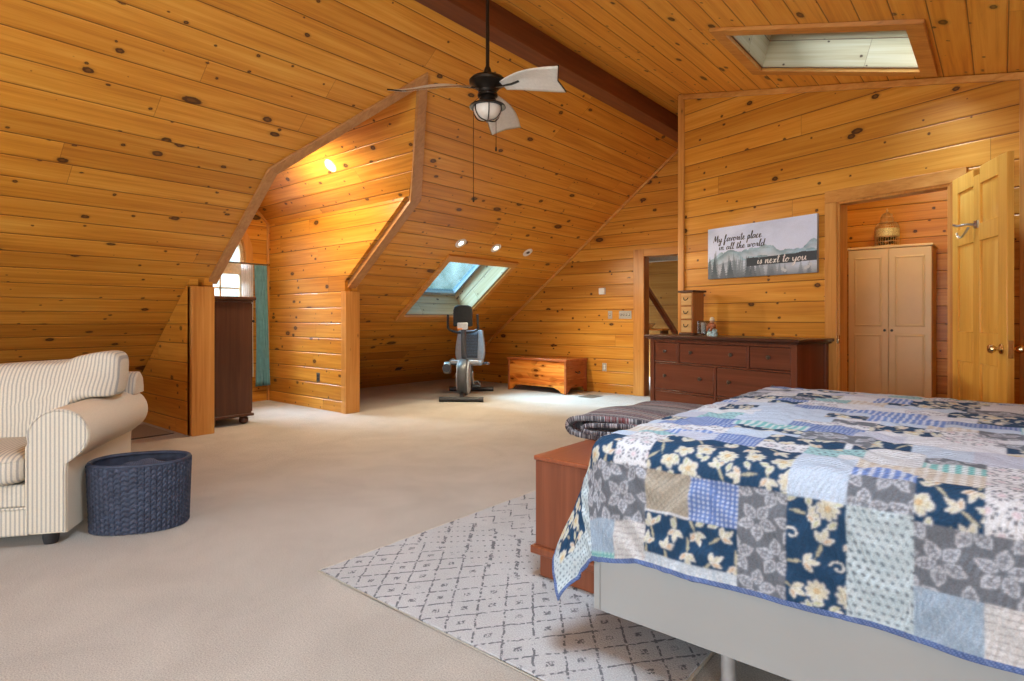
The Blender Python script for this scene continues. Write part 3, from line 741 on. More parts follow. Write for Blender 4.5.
def letter(text, x, z, xh, width, mat, name, skew=.22):
    adv = sum(G[c][0] for c in text); k = width / adv; cx = 0; mb = MB()
    for c in text:
        w_, st_ = G[c]
        for s_ in st_:
            pts = [(x + (cx + p[0] + skew * p[1] * .6) * k, p[1] * xh + z) for p in s_]
            P = smooth_path([(p[0], 0, p[1]) for p in pts], 5)
            L = []; R_ = []
            for i, p in enumerate(P):
                d = (P[min(i + 1, len(P) - 1)] - P[max(i - 1, 0)]); d.normalize()
                th = xh * (.055 + .085 * max(0, -d.z) ** .8)
                nrm = Vector((-d.z, 0, d.x)); L.append(p + nrm * th); R_.append(p - nrm * th)
            n = len(P)
            V_ = [(q.x, -T - .0004, q.z) for q in L] + [(q.x, -T - .0004, q.z) for q in R_] + [(q.x, -T - .002, q.z) for q in L] + [(q.x, -T - .002, q.z) for q in R_]
            F_ = []
            for i in range(n - 1):
                F_ += [(2 * n + i, 2 * n + i + 1, 3 * n + i + 1, 3 * n + i), (i, 2 * n + i, 2 * n + i + 1, i + 1), (n + i, n + i + 1, 3 * n + i + 1, 3 * n + i), (i, i + 1, n + i + 1, n + i)]
            mb.add(V_, F_)
        cx += w_
    o_ = mb.build(name, mat, cv, recalc=False); o_['label'] = f'brush lettering reading {text.strip()}'
    return o_
M_ink = plain('dark_ink', (.035, .03, .035), .7); M_wh = plain('white_ink', (.80, .79, .77), .7)
letter('My favorite place', -.515, .375, .036, .555, M_ink, 'lettering')
letter('in all the world', -.45, .292, .033, .525, M_ink, 'lettering')
letter('is next to you', -.01, .118, .038, .50, M_wh, 'lettering')

# ------------------------------------------------------------------ wardrobe and birdcage in the closet
W_ = thing('wardrobe', (-.92, 7.3, 0), 0, 'tall cream two-door wardrobe seen through the right doorway', 'wardrobe')
wh = .375
MB().box(-wh, wh, .022, .52, .04, 1.885).box(-wh + .02, wh - .02, .04, .5, 0, .04).build('carcass', M_ward, W_, bevel=.006)
MB().box(-wh - .012, wh + .012, -.005, .53, 1.885, 1.915).build('top', M_ward, W_, bevel=.012, seg=4)
for sx in (-1, 1):
    x0, x1 = (-wh + .003, -.002) if sx < 0 else (.002, wh - .003)
    d_ = MB().box(x0, x1, 0, .02, .06, 1.88).build('door', M_ward, W_, bevel=.004)
    for z0, z1 in ((.14, .98), (1.06, 1.80)):
        i0, i1 = x0 + .055, x1 - .055
        m2 = MB()
        for k, (e0, e1, y0, y1) in enumerate(((0, .012, 0, -.006), (.012, .026, -.006, -.001))):
            V = []
            for (ee, yy) in ((e0, y0), (e1, y1)):
                V += [(i0 + ee, yy, z0 + ee), (i1 - ee, yy, z0 + ee), (i1 - ee, yy, z1 - ee), (i0 + ee, yy, z1 - ee)]
            m2.add(V, [(a, (a + 1) % 4, 4 + (a + 1) % 4, 4 + a) for a in range(4)])
        m2.add([(i0 + .026, -.001, z0 + .026), (i1 - .026, -.001, z0 + .026), (i1 - .026, -.001, z1 - .026), (i0 + .026, -.001, z1 - .026),
                (i0 + .05, -.005, z0 + .05), (i1 - .05, -.005, z0 + .05), (i1 - .05, -.005, z1 - .05), (i0 + .05, -.005, z1 - .05)],
               [(4, 5, 6, 7)] + [(a, (a + 1) % 4, 4 + (a + 1) % 4, 4 + a) for a in range(4)])
        m2.build('panel_moulding', M_ward, d_, recalc=True, smooth=15)
    MB().lathe([(.007, 0), (.006, .01), (.014, .016), (.012, .024), (0, .026)], (sx * .032, 0, 1.02), 14, Ry).build('knob', M_black, d_)
M_gold = plain('gold_wire', (.80, .60, .30), .35, .7)
B = thing('birdcage', (-.96, 7.52, 1.915), 0, 'domed gold wire birdcage on top of the cream wardrobe', 'birdcage')
R1 = .112
MB().lathe([(R1 + .012, 0), (R1 + .012, .018), (R1, .022), (0, .022)], (0, 0, 0), 28).build('base', M_gold, B)
mb = MB()
def cage_r(z): return R1 if z < .2 else .07 + (R1 - .07) * math.cos(min(1, (z - .2) / .075) * PI / 2) ** .7
for k in range(28):
    a = 2 * PI * k / 28; ca_, sa_ = math.cos(a), math.sin(a)
    zs = [.02, .11, .2, .225, .25, .27]
    mb.tube([(cage_r(z) * ca_, cage_r(z) * sa_, z) for z in zs], .0022, 4)
    mb.tube([(r * ca_, r * sa_, z) for r, z in ((.058, .27), (.058, .33), (.045, .36), (.015, .378))], .002, 4)
for z, r in ((.06, R1), (.11, R1), (.2, R1), (.225, cage_r(.225)), (.27, .068), (.27, .058), (.33, .058)):
    mb.tube([(r * math.cos(a), r * math.sin(a), z) for a in np.linspace(0, 2 * PI, 28, endpoint=False)], .004, 5, True)
mb.build('wire_bars', M_gold, B)
MB().lathe([(R1 + .004, .118), (R1 + .005, .13), (R1 + .004, .198), (R1 - .004, .2), (R1 - .004, .12)], (0, 0, 0), 28).build('filigree_band', plain('gold_lace', (.76, .57, .28), .5, .3, var=.3, scale=120), B)
MB().lathe([(.016, .372), (.008, .385), (.013, .4), (.004, .42), (0, .43)], (0, 0, 0), 12).build('finial', M_gold, B)
mb = MB(); rr = random.Random(3)
for k in range(80):
    a = rr.random() * 6.28; r = .09 * math.sqrt(rr.random()); z = .03 + rr.random() * .085
    c_ = Vector((r * math.cos(a), r * math.sin(a), z)); u_ = Vector((rr.uniform(-1, 1), rr.uniform(-1, 1), rr.uniform(-.3, 1))).normalized() * .022; v_ = u_.cross(Vector((.3, .5, .8))).normalized() * .009
    mb.add([c_ - u_, c_ + v_, c_ + u_, c_ - v_, c_ + Vector((0, 0, .003))], [(0, 1, 4), (1, 2, 4), (2, 3, 4), (3, 0, 4)])
mb.build('greenery', plain('dark_leaves', (.05, .06, .02), .6, var=.3), B, recalc=False)

# ------------------------------------------------------------------ wall plates, lights, vents
def plate(name, x0, x1, z0, z1, kind, label, cat):
    o_ = thing(name, ((x0 + x1) / 2, YB, (z0 + z1) / 2), 0, label, cat)
    w_, h_ = (x1 - x0) / 2, (z1 - z0) / 2
    MB().box(-w_, w_, -.006, 0, -h_, h_).build('plate', M_white if kind == 'thermo' else M_grey, o_, bevel=.002)
    if kind == 'thermo':
        MB().box(-w_ + .006, w_ - .006, -.026, -.006, -h_ + .005, h_ - .005).build('housing', M_white, o_, bevel=.004)
    elif kind == 'outlet':
        for dz in (-.02, .02):
            s_ = MB().lathe([(.016, 0), (.015, .004), (0, .004)], (0, -.006, dz), 16, Ry).build('socket', M_white, o_)
            MB().box(-.007, -.005, -.0112, -.0095, dz - .005, dz + .005).box(.005, .007, -.0112, -.0095, dz - .005, dz + .005).build('slots', M_black, s_)
    else:
        n = kind
        for k in range(n):
            x = (k - (n - 1) / 2) * .046
            MB().box(x - .006, x + .006, -.009, -.006, -.016, .016).build('toggle_seat', M_black, o_)
            MB().beam((x, -.006, 0), (x, -.022, .008), .008, .010).build('toggle', M_white, o_)
    return o_
plate('thermostat', -4.805, -4.69, 1.515, 1.615, 'thermo', 'small square white thermostat on the wall above the cedar chest', 'thermostat')
plate('light_switch', -4.645, -4.572, 1.138, 1.258, 1, 'single narrow switch plate left of the four-gang plate', 'light switch')
plate('light_switch', -4.455, -4.245, 1.138, 1.258, 4, 'wide four-gang switch plate beside the attic doorway', 'light switch')
plate('wall_outlet', -4.747, -4.672, .33, .455, 'outlet', 'pale outlet low on the wall right of the cedar chest', 'outlet')
o_ = thing('wall_outlet', (-6.65, DYR, .40), 0, 'dark outlet low on the right side of the dormer', 'outlet')
MB().box(-.037, .037, -.006, 0, -.058, .058).build('plate', plain('bronze_plate', (.12, .10, .075), .4, .4), o_, bevel=.002)
for dz in (-.02, .02): MB().lathe([(.016, 0), (.015, .004), (0, .004)], (0, -.006, dz), 16, Ry).build('socket', M_black, o_)
# small dark outlet on the slope
o_ = bpy.data.objects.new('wall_outlet', None); COL.objects.link(o_); tag(o_, 'small black outlet low on the ceiling slope left of the bike', 'outlet')
ps = slp(6.27, -7.665); o_.location = ps
Ms = Matrix((Vector((0, 1, 0)), SN.cross(Vector((0, 1, 0))), SN)).transposed()
o_.rotation_euler = Ms.to_euler()
MB().box(-.06, .06, -.04, .04, 0, .006).build('plate', M_black, o_, bevel=.002)
for dx in (-.022, .022): MB().lathe([(.015, 0), (.014, .004), (0, .004)], (dx, 0, .006), 14).build('socket', M_black, o_)

def downlight(loc, M, lit, label, power=0, tilt=None):
    o_ = thing('recessed_light', loc, 0, label, 'ceiling light', 'recessed lights in the slope' if 'slope' in label else None)
    o_.rotation_euler = M.to_euler()
    MB().lathe([(.052, .004), (.055, .009), (.078, .007), (.080, 0), (.052, 0)], (0, 0, 0), 28).build('trim_ring', M_white, o_)
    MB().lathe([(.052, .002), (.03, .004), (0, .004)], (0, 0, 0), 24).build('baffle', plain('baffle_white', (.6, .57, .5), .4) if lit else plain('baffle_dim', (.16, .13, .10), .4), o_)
    if lit:
        MB().sphere((0, 0, .004), (.036, .036, .006), 18, 8).build('bulb', M_bulb, o_)
        L = bpy.data.lights.new('downlight_glow', 'SPOT'); L.energy = power; L.color = (1, .86, .60); L.spot_size = 2.85; L.spot_blend = .8; L.shadow_soft_size = .04
        lo_ = bpy.data.objects.new('downlight_glow', L); COL.objects.link(lo_); lo_.parent = o_; lo_.location = (0, 0, .06); lo_.rotation_euler = (PI, 0, 0)
    else:
        MB().sphere((.012, .0, .004), (.026, .026, .012), 14, 8).build('bulb', M_pewter, o_)
for y, lit, lb in ((5.386, 1, 'lit round recessed light in the slope, leftmost of the three above the skylight'), (6.069, 1, 'lit round recessed light in the slope, middle of the three above the skylight'), (6.771, 0, 'unlit round recessed light in the slope, rightmost of the three above the skylight')):
    downlight(slp(y, -5.344), Ms, lit, lb, 120)
# dormer ceiling light on the right pitch
pv = Vector((0, DYC - DYR, DZR - DZE)).normalized(); nn = Vector((0, -pv.z, pv.y)); nn = nn if nn.z < 0 else -nn
dk = .50
dp = Vector((-5.80, DYR + (DYC - DYR) * dk, DZE + (DZR - DZE) * dk))
Md = Matrix((Vector((1, 0, 0)), nn.cross(Vector((1, 0, 0))), nn)).transposed()
downlight(dp, Md, 1, 'bright recessed light in the dormer ceiling', 60)
pv2 = Vector((0, DYC - DYL, DZR - DZE)).normalized(); nn2 = Vector((0, pv2.z, -pv2.y))
Md2 = Matrix((Vector((1, 0, 0)), nn2.cross(Vector((1, 0, 0))), nn2)).transposed()
downlight(Vector((-5.9, DYL + (DYC - DYL) * .5, DZE + (DZR - DZE) * .5)), Md2, 1, 'recessed light in the hidden left pitch, added to brighten the dormer', 155)  # unseen extra light, added to brighten the dormer

vt = thing('floor_vent', (-4.63, 7.36, 0), 0, 'brown floor register in the carpet beside the cedar chest', 'floor vent')
MB().box(-.12, .12, -.16, .16, 0, .004).build('frame', plain('brown_metal', (.10, .075, .05), .5), vt, bevel=.001)
mb = MB()
for k in range(12): mb.box(-.10, .10, -.135 + k * .0225, -.122 + k * .0225, .004, .007)
mb.build('louvers', plain('brown_louver', (.16, .12, .085), .45), vt)

# items in the attic space
sh = MB().box(-4.75, -3.95, 8.3, 8.55, .96, .985).build('attic_shelf', T_x, bevel=.003); tag(sh, 'narrow plank shelf inside the attic doorway, behind the dresser', 'shelf')
for x in (-4.70, -4.0): MB().box(x, x + .04, 8.32, 8.53, 0, .96).build('bracket', M_cab, sh)
bw = tag(MB().lathe([(.03, 0), (.035, .008), (.06, .03), (.085, .075), (.088, .08), (.08, .078), (.055, .035), (0, .02)], (-4.23, 8.42, .985), 24).build('bowl', M_white), 'small white bowl on the plank shelf in the attic doorway', 'bowl')

# ------------------------------------------------------------------ cedar chest
K = thing('cedar_chest', (-5.575, 7.265, 0), 0, 'orange cedar chest with dark knots and a flat lid against the back wall', 'chest')
w2, dp2 = .57, .585
lid = MB().box(-w2 - .012, w2 + .012, -.012, dp2, .488, .525).build('lid', M_cedar2, K, bevel=.006)
MB().box(-w2 + .03, w2 - .03, .008, .025, .12, .487).build('front_panel', M_cedar, K)
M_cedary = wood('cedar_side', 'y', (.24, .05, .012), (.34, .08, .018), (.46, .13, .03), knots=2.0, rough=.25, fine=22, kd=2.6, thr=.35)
MB().box(-w2 + .005, -w2 + .025, .03, dp2 - .03, .1, .487).build('side_panel', M_cedary, K)
s2 = MB().box(w2 - .025, w2 - .005, .03, dp2 - .03, .1, .487).build('side_panel', M_cedary, K)
MB().box(w2 - .006, w2 + .004, .05, dp2 - .05, .215, .235).box(w2 - .006, w2 + .004, .05, dp2 - .05, .40, .42).build('side_rail', M_cedary, s2)
hb = MB(); hb.tube(smooth_path([(w2 + .0, .25, .33), (w2 + .03, .26, .315), (w2 + .035, .30, .305), (w2 + .03, .34, .315), (w2, .35, .33)]), .007)
hb.build('drop_handle', M_bronze, s2)
MB().box(-w2 + .02, w2 - .02, dp2 - .02, dp2 - .005, .1, .487).build('back_panel', M_cedar2, K)
for x0, x1 in ((-w2, -w2 + .035), (w2 - .035, w2)):
    for y0, y1 in ((0, .035), (dp2 - .04, dp2 - .005)):
        MB().box(x0, x1, y0, y1, .0, .487).build('corner_post', M_cedar2, K, bevel=.003)
ap = [(-w2 + .035, .125), (-w2 + .035, .01), (-w2 + .10, .02), (-w2 + .13, .055), (-w2 + .18, .07), (-w2 + .24, .095), (w2 - .24, .095), (w2 - .18, .07), (w2 - .13, .055), (w2 - .10, .02), (w2 - .035, .01), (w2 - .035, .125)]
MB().prism(ap, lambda x, z, y: (x, y, z), .003, .022).build('scalloped_apron', M_cedar, K)
ap = [(.035, .125), (.035, .03), (.09, .04), (.13, .09), (dp2 - .14, .09), (dp2 - .09, .04), (dp2 - .04, .03), (dp2 - .04, .125)]
for xx_ in (w2 - .02, -w2 + .004): MB().prism(ap, lambda y, z, x: (x, y, z), xx_, xx_ + .016).build('side_apron', M_cedary, K)
MB().box(-w2 + .03, w2 - .03, .03, dp2 - .03, .10, .115).build('bottom_board', M_cedar2, K)

# ------------------------------------------------------------------ exercise bike  (local +y runs from front to rear)
BK = thing('exercise_bike', (-5.69, 5.745, 0), math.atan2(.605, .796), 'grey recumbent exercise bike under the left skylight', 'exercise bike')
M_bgrey = plain('bike_grey', (.07, .073, .078), .4); M_blt = plain('bike_light_grey', (.36, .38, .41), .45); M_mesh = plain('seat_mesh', (.10, .13, .17), .7, var=.2, scale=80)
MB().tube([(-.285, 0, .035), (.285, 0, .035)], .033, 12).build('front_stabilizer', M_black, BK)
MB().tube([(-.33, 1.2, .035), (.33, 1.2, .035)], .033, 12).build('rear_stabilizer', M_black, BK)
for y, hx in ((0, .285), (1.2, .33)):
    for sx in (-1, 1): MB().tube([(sx * (hx - .045), y, .034), (sx * (hx + .02), y, .034)], .037, 12).build('end_cap', M_black, BK)
Rx = Matrix.Rotation(PI / 2, 3, 'Y')
MB().lathe([(0, -.075), (.20, -.075), (.245, -.06), (.262, -.03), (.262, .03), (.245, .06), (.20, .075), (0, .075)], (0, .27, .315), 40, Rx).build('flywheel_cover', M_bgrey, BK)
for sx in (-1, 1):
    MB().lathe([(.0, 0), (.16, 0), (.19, .006), (.225, .004), (.235, -.012), (.20, -.014)], (sx * .079, .27, .315), 36, Matrix.Rotation(sx * PI / 2, 3, 'Y')).build('side_shroud', M_blt, BK)
MB().tube([(0, 0, .045), (0, .12, .10), (0, .27, .12)], .035, 10).build('front_fork', M_black, BK)
MB().tube(smooth_path([(0, .30, .14), (0, .6, .24), (0, .95, .30), (0, 1.18, .09), (0, 1.2, .05)]), .042, 10).build('main_beam', M_bgrey, BK)
MB().tube(smooth_path([(0, .33, .50), (.0, .24, .68), (.005, .19, .88), (0, .21, 1.07)]), .036, 12).build('mast', M_bgrey, BK)
cs = MB()
prof = [(a_ * .80, c_ * 1.14) for a_, c_ in [(-.155, 0), (.155, 0), (.168, .02), (.165, .20), (.145, .245), (.09, .262), (-.09, .262), (-.145, .245), (-.165, .20), (-.168, .02)]]
cs.prism(prof, lambda x, z, y: (x, .13 + y + .18 * (z - .1) * -.3, 1.03 + z), 0, .075)
con = cs.build('console', plain('console_charcoal', (.018, .019, .02), .65, spec=.2), BK, bevel=.015, seg=3)
MB().box(-.075, .075, .115, .135, .985, 1.085).build('console_neck', M_blt, con, bevel=.01)
MB().prism([(-.10, .06), (.10, .06), (.10, .25), (-.10, .25)], lambda x, z, y: (x, .208 + y + .18 * (z - .1) * -.3, 1.03 + z), 0, .002).build('screen', plain('screen_grey', (.16, .2, .2), .15), con)
MB().box(-.07, .0, .105, .135, .985, 1.01).build('orange_button', plain('orange_plastic', (.65, .22, .05), .4), con, bevel=.004)
hb = MB(); hb.tube(smooth_path([(-.205, .14, 1.20), (-.21, .16, 1.06), (-.20, .2, .99), (-.10, .22, .95), (0, .21, .945), (.10, .22, .95), (.20, .2, .99), (.21, .16, 1.06), (.205, .14, 1.20)]), .017, 10)
hb.build('handlebar', M_black, BK)
# seat
sb_ = MB(); n_ = 14
def sback(u, z): return (u, 1.06 + (z - .55) * .22 + .06 * (abs(u) / .24) ** 2 * -1, z)
G_ = []
for j in range(n_ + 1):
    z = .50 + .46 * j / n_; hw_ = .235 - .045 * (j / n_) ** 2 - .03 * (1 - j / n_) ** 6
    G_.append([sback(hw_ * k / 8, z) for k in range(-8, 9)])
so = MB().grid(G_).build('seat_back', M_blt, BK, recalc=False); md = so.modifiers.new('s', 'SOLIDIFY'); md.thickness = .05; md.offset = 0
b2 = so.modifiers.new('b', 'BEVEL'); b2.width = .012; b2.segments = 2
mb = MB(); G_ = []
for j in range(9):
    z = .535 + .39 * j / 8; G_.append([Vector(sback(.115 * k / 4, z)) + Vector((0, -.028, 0)) for k in range(-4, 5)])
mc = mb.grid(G_).build('mesh_insert', M_mesh, so, recalc=False); md = mc.modifiers.new('s', 'SOLIDIFY'); md.thickness = .01; md.offset = 0
mb = MB()
for j in range(8):
    z = .56 + .046 * j; mb.tube([Vector(sback(.115 * k / 4, z)) + Vector((0, -.035, 0)) for k in range(-4, 5)], .005, 6)
mb.build('seat_rib', M_bgrey, so)
MB().box(-.215, .215, .70, 1.06, .44, .51).build('seat_pad', M_blt, BK, bevel=.03, seg=3)
MB().box(-.05, .05, .85, 1.0, .27, .44).build('seat_post', M_bgrey, BK, bevel=.01)
MB().tube(smooth_path([(-.31, .62, .475), (-.30, .80, .47), (-.24, .9, .46), (0, .93, .45), (.24, .9, .46), (.30, .80, .47), (.31, .62, .475)]), .018, 10).build('side_handle', M_bgrey, BK)
MB().box(-.20, .20, .30, .36, .50, .55).build('front_crossbar', M_blt, BK, bevel=.015)
# cranks and pedals
for sx, ang in ((-1, 1.9), (1, -1.1)):
    p0 = Vector((sx * .10, .45, .33)); p1 = p0 + Vector((sx * .03, math.cos(ang) * -.02 - .05, math.sin(ang) * .17))
    cr = MB().tube([p0, p1], .014, 8).build('crank', M_steel, BK)
    MB().lathe([(.055, 0), (.055, .012), (.02, .02), (0, .02)], p0, 20, Matrix.Rotation(sx * PI / 2, 3, 'Y')).build('crank_boss', M_steel, cr)
    pd = MB().box(p1.x + (-.02 if sx > 0 else -.10), p1.x + (.10 if sx > 0 else .02), p1.y - .05, p1.y + .05, p1.z - .015, p1.z + .015).build('pedal', M_black, cr, bevel=.006)
    MB().tube(smooth_path([(p1.x + sx * .0, p1.y - .03, p1.z + .01), (p1.x + sx * .02, p1.y - .035, p1.z + .06), (p1.x + sx * .07, p1.y - .035, p1.z + .06), (p1.x + sx * .1, p1.y - .03, p1.z + .01)]), .012, 6).build('pedal_strap', M_bgrey, pd)
MB().lathe([(.0, -.05), (.075, -.05), (.088, -.03), (.088, .03), (.075, .05), (0, .05)], (-.245, .34, .44), 24, Rx).build('round_speaker_cup', M_steel, BK)
MB().lathe([(.06, 0), (.055, -.012), (0, -.012)], (-.245, .25, .44), 20, Ry).build('cup_mouth', M_black, BK)

# ------------------------------------------------------------------ dark cabinet in the dormer
CB = thing('tall_cabinet', (-6.30, 2.66, 0), 0, 'tall dark wood cabinet on bun feet behind the left dormer post', 'cabinet')
MB().box(-.72, 0, 0, .455, .10, 1.33).build('body', M_cab, CB, bevel=.004)
MB().box(-.745, .02, -.02, .475, .085, .115).build('base_moulding', M_cab, CB, bevel=.008)
MB().box(-.735, .012, -.01, .47, 1.32, 1.345).box(-.755, .03, -.02, .495, 1.345, 1.38).build('crown', M_cab, CB, bevel=.008)
for x, y in ((-.06, .395), (-.06, .05), (-.66, .395), (-.66, .05)):
    MB().lathe([(.022, 0), (.045, .02), (.05, .045), (.042, .068), (.03, .078), (.042, .088)], (x, y, 0), 20).build('bun_foot', M_cab, CB)
for (x0, x1) in ((-.70, -.365), (-.355, -.02)):
    d_ = MB().box(x0, x1, .455, .475, .13, 1.31).build('door', M_cab, CB, bevel=.004)
    MB().lathe([(.008, 0), (.006, .015), (.016, .025), (.013, .038), (0, .04)], (-.06 if x1 > -.1 else -.66, .475, 1.115), 14, Matrix.Rotation(-PI / 2, 3, 'X')).build('knob', M_black, d_)

# ------------------------------------------------------------------ curtains on a rod
rod = thing('curtain_rod', (DXB + .09, WC, 1.885), 0, 'slim curtain rod across the dormer window', 'curtain rod')
MB().tube([(0, -.74, 0), (0, .70, 0)], .010, 10).build('pole', M_pewter, rod)
for s_ in (-1, 1):
    e_ = -.74 if s_ < 0 else .70
    MB().sphere((0, e_ + s_ * .018, 0), .02, 14, 8).build('finial', M_brass, rod)
    MB().tube([(-.088, s_ * .62, 0), (0, s_ * .62, 0)], .008, 8).build('bracket', M_pewter, rod)
def drape(name, y0, y1, z0, z1, folds, amp, mat, label, x, taper=0):
    n, mz = folds * 12, 24; G_ = []
    for j in range(mz + 1):
        v = j / mz; z = z1 + (z0 - z1) * v; row = []
        for i in range(n + 1):
            u = i / n; sp_ = 1 + taper * v
            y = y1 - (y1 - y0) * (1 - u) * sp_ + .012 * v * math.sin(9 * u + 4 * v)
            a_ = amp * (.55 + .45 * v)
            row.append((x + a_ * math.sin(2 * PI * folds * u + .6 * math.sin(3 * v)) + .25 * a_ * math.sin(2 * PI * folds * 2.3 * u + 1 + 2 * v), y + .05 * v * (1 if taper else 0), z))
        G_.append(row)
    o_ = MB().grid(G_).build(name, mat, recalc=False, smooth=180)
    md = o_.modifiers.new('s', 'SOLIDIFY'); md.thickness = .004
    return tag(o_, label, 'curtain')
drape('teal_curtain', 3.895, 4.07, .22, 1.871, 4, .022, M_teal, 'teal floor-length curtain at the right of the dormer window', DXB + .095, .12)
drape('sheer_curtain', 3.72, 3.885, .35, 1.871, 6, .012, M_sheer, 'white sheer curtain between the teal curtain and the dormer window', DXB + .09)

# ------------------------------------------------------------------ sofa  (local x to its right end, y to its back)
def stripes(name, axis, a, c, period=.019, duty=.42):
    m, t, b = new_mat(name)
    co = t.n('ShaderNodeTexCoord').outputs['Object']
    x = t.sep(co)['xyz'.index(axis)]
    f = t.m('ABSOLUTE', t.m('SUBTRACT', t.m('FRACT', t.m('DIVIDE', x, period)), .5))
    k = t.ss(f, duty * .5 - .05, duty * .5 + .05)
    n_ = t.noise(co, 220, 2)
    col = t.mix(k, c, a)
    t.put(b.inputs['Base Color'], t.mix(1, col, t.ramp(n_, [(.3, (.88, .88, .88)), (.7, (1.06, 1.06, 1.06))]), 'MULTIPLY'))
    b.inputs['Roughness'].default_value = .9; b.inputs['Specular IOR Level'].default_value = .15
    t.put(b.inputs['Normal'], t.bump(t.m('ADD', n_, t.m('MULTIPLY', t.noise(co, 9, 2), 1.5)), .25, .008))
    return m
CR = (.60, .53, .42); BL = (.36, .34, .31)
M_st = stripes('ticking_stripe', 'x', CR, BL)
M_cream = plain('cream_upholstery', (.61, .525, .41), .9, var=.03, scale=160, bump=.15, spec=.15)
SA = math.atan2(.818, .575)
SF = thing('sofa', (-3.643, .842, 0), SA, 'cream ticking-striped sofa with rolled arm at the left edge', 'sofa')
SLN = 1.95
rc, rr_ = (-.035, .555), .135
def armprof(off=0.0, sx=1):
    P = [(-.175 + off, .06 + off), (-.175 + off, .50)]
    for a in np.linspace(math.radians(195), math.radians(-48), 26): P.append((rc[0] + (rr_ - off) * math.cos(a), rc[1] + (rr_ - off) * math.sin(a)))
    P += [(.005 - off, .415), (0 - off, .36), (0 - off, .06 + off)]
    return P
for sx, x0 in ((1, 0), (-1, -SLN)):
    fnx = (lambda x, z, y, sx=sx, x0=x0: (x0 + sx * x, y, z))
    arm = MB()
    # outer arm : slight settle in the top towards the back
    arm.prism(armprof(), fnx, .015, .90)
    a_ = arm.build('arm', M_cream, SF, bevel=.012)
    MB().prism(armprof(.012), fnx, -.004, .02).build('arm_front_panel', M_st, a_, bevel=.006)
    MB().tube([Vector(fnx(x, z, .0)) for x, z in armprof(.006)], .006, 6).build('piping', M_st, a_)
def puff(c, r, e1=.35, e2=.35, nu=40, nv=24, fn=None):
    sg = lambda v, e: math.copysign(abs(v) ** e, v)
    G_ = []
    for j in range(nv + 1):
        ph = -PI / 2 + PI * j / nv; row = []
        for i in range(nu):
            th = 2 * PI * i / nu
            p = Vector((r[0] * sg(math.cos(ph), e2) * sg(math.cos(th), e1), r[1] * sg(math.cos(ph), e2) * sg(math.sin(th), e1), r[2] * sg(math.sin(ph), e2)))
            if fn: p = fn(p)
            row.append(p + Vector(c))
        G_.append(row)
    return MB().grid(G_, True)
MB().box(-SLN + .16, -.16, .0, .88, .06, .20).box(-SLN + .16, -.16, .012, .88, .20, .315).build('base', M_st, SF, bevel=.012)
MB().tube([(-SLN + .17, .0, .2), (-.17, .0, .2)], .007, 6).build('base_piping', M_st, SF)
bf = MB()
bp = [(.74, .06), (.74, .70), (.755, .765), (.80, .80), (.87, .80), (.92, .765), (.935, .70), (.935, .06)]
bf.prism(bp, lambda y, z, x: (x, y + (z - .06) * .04, z), -SLN + .02, -.008)
bf.prism([(.745, .66), (.745, .70), (.76, .765), (.80, .80), (.87, .80), (.92, .765), (.94, .70), (.94, .66)], lambda y, z, x: (x, y + (z - .06) * .04, z), -.03, .06)
bf.build('back_frame', M_st, SF, bevel=.02)
for x0, x1 in ((-SLN + .17, -SLN / 2 - .003), (-SLN / 2 + .003, -.17)):
    cx, w_ = (x0 + x1) / 2, (x1 - x0) / 2
    def seatfn(p, w_=w_):
        k = (1 - (p.x / w_) ** 2) * (1 - (p.y / .40) ** 2)
        return Vector((p.x, p.y, p.z * (1 + .10 * max(0, k))))
    sc_ = puff((cx, .335, .395), (w_, .385, .088), .22, .42, 56, 20, seatfn).build('seat_cushion', M_st, SF, smooth=180)
    ring = [Vector((cx + w_ * .985 * math.copysign(abs(math.cos(t_)) ** .22, math.cos(t_)), .335 + .38 * math.copysign(abs(math.sin(t_)) ** .22, math.sin(t_)), .44)) for t_ in np.linspace(0, 2 * PI, 56, endpoint=False)]
    MB().tube(ring, .006, 6, True).build('cushion_piping', M_st, sc_)
    right_ = x1 > -.5
    if right_: x1 = .075; cx, w_ = (x0 + x1) / 2, (x1 - x0) / 2
    def backfn(p, w_=w_, cx=cx, right_=right_):
        u, z = p.x / w_, p.z / .24
        p = Vector((p.x, p.y * (1 + .25 * (1 - u * u) * (1 - z * z)), p.z))
        p.z += (.045 * u * abs(u) + .03 * (u * u)) * max(0, z) - .02 * (1 - u * u) * max(0, z) + .012 * math.sin(7 * u + 1) * max(0, z)
        p.y += .20 * (p.z + .24) - .02 * math.sin(5 * u + 3 * z)
        xl = p.x + cx
        q2 = .148 ** 2 - (xl + .035) ** 2
        lift = (.148 + math.sqrt(max(0, q2))) * (min(1, max(0, (xl + .33) / .16)) ** 2)
        if xl > -.035: lift = .296 - (.296 - .148 - math.sqrt(max(0, q2))) * .8
        lo_, hi_ = -.25, .31
        lift *= .96
        if right_: p.z = lo_ + lift + (p.z - lo_) * (hi_ - lo_ - lift) / (hi_ - lo_)
        return p
    puff((cx, .50, .655), (w_, .115, .25), .30, .34, 60, 28, backfn).build('back_cushion', M_st, SF, smooth=180)
for x, y in ((-.09, .06), (-SLN + .09, .06), (-.09, .84), (-SLN + .09, .84)): MB().lathe([(.03, 0), (.036, .03), (.036, .065)], (x, y, 0), 14).build('foot', M_black, SF)

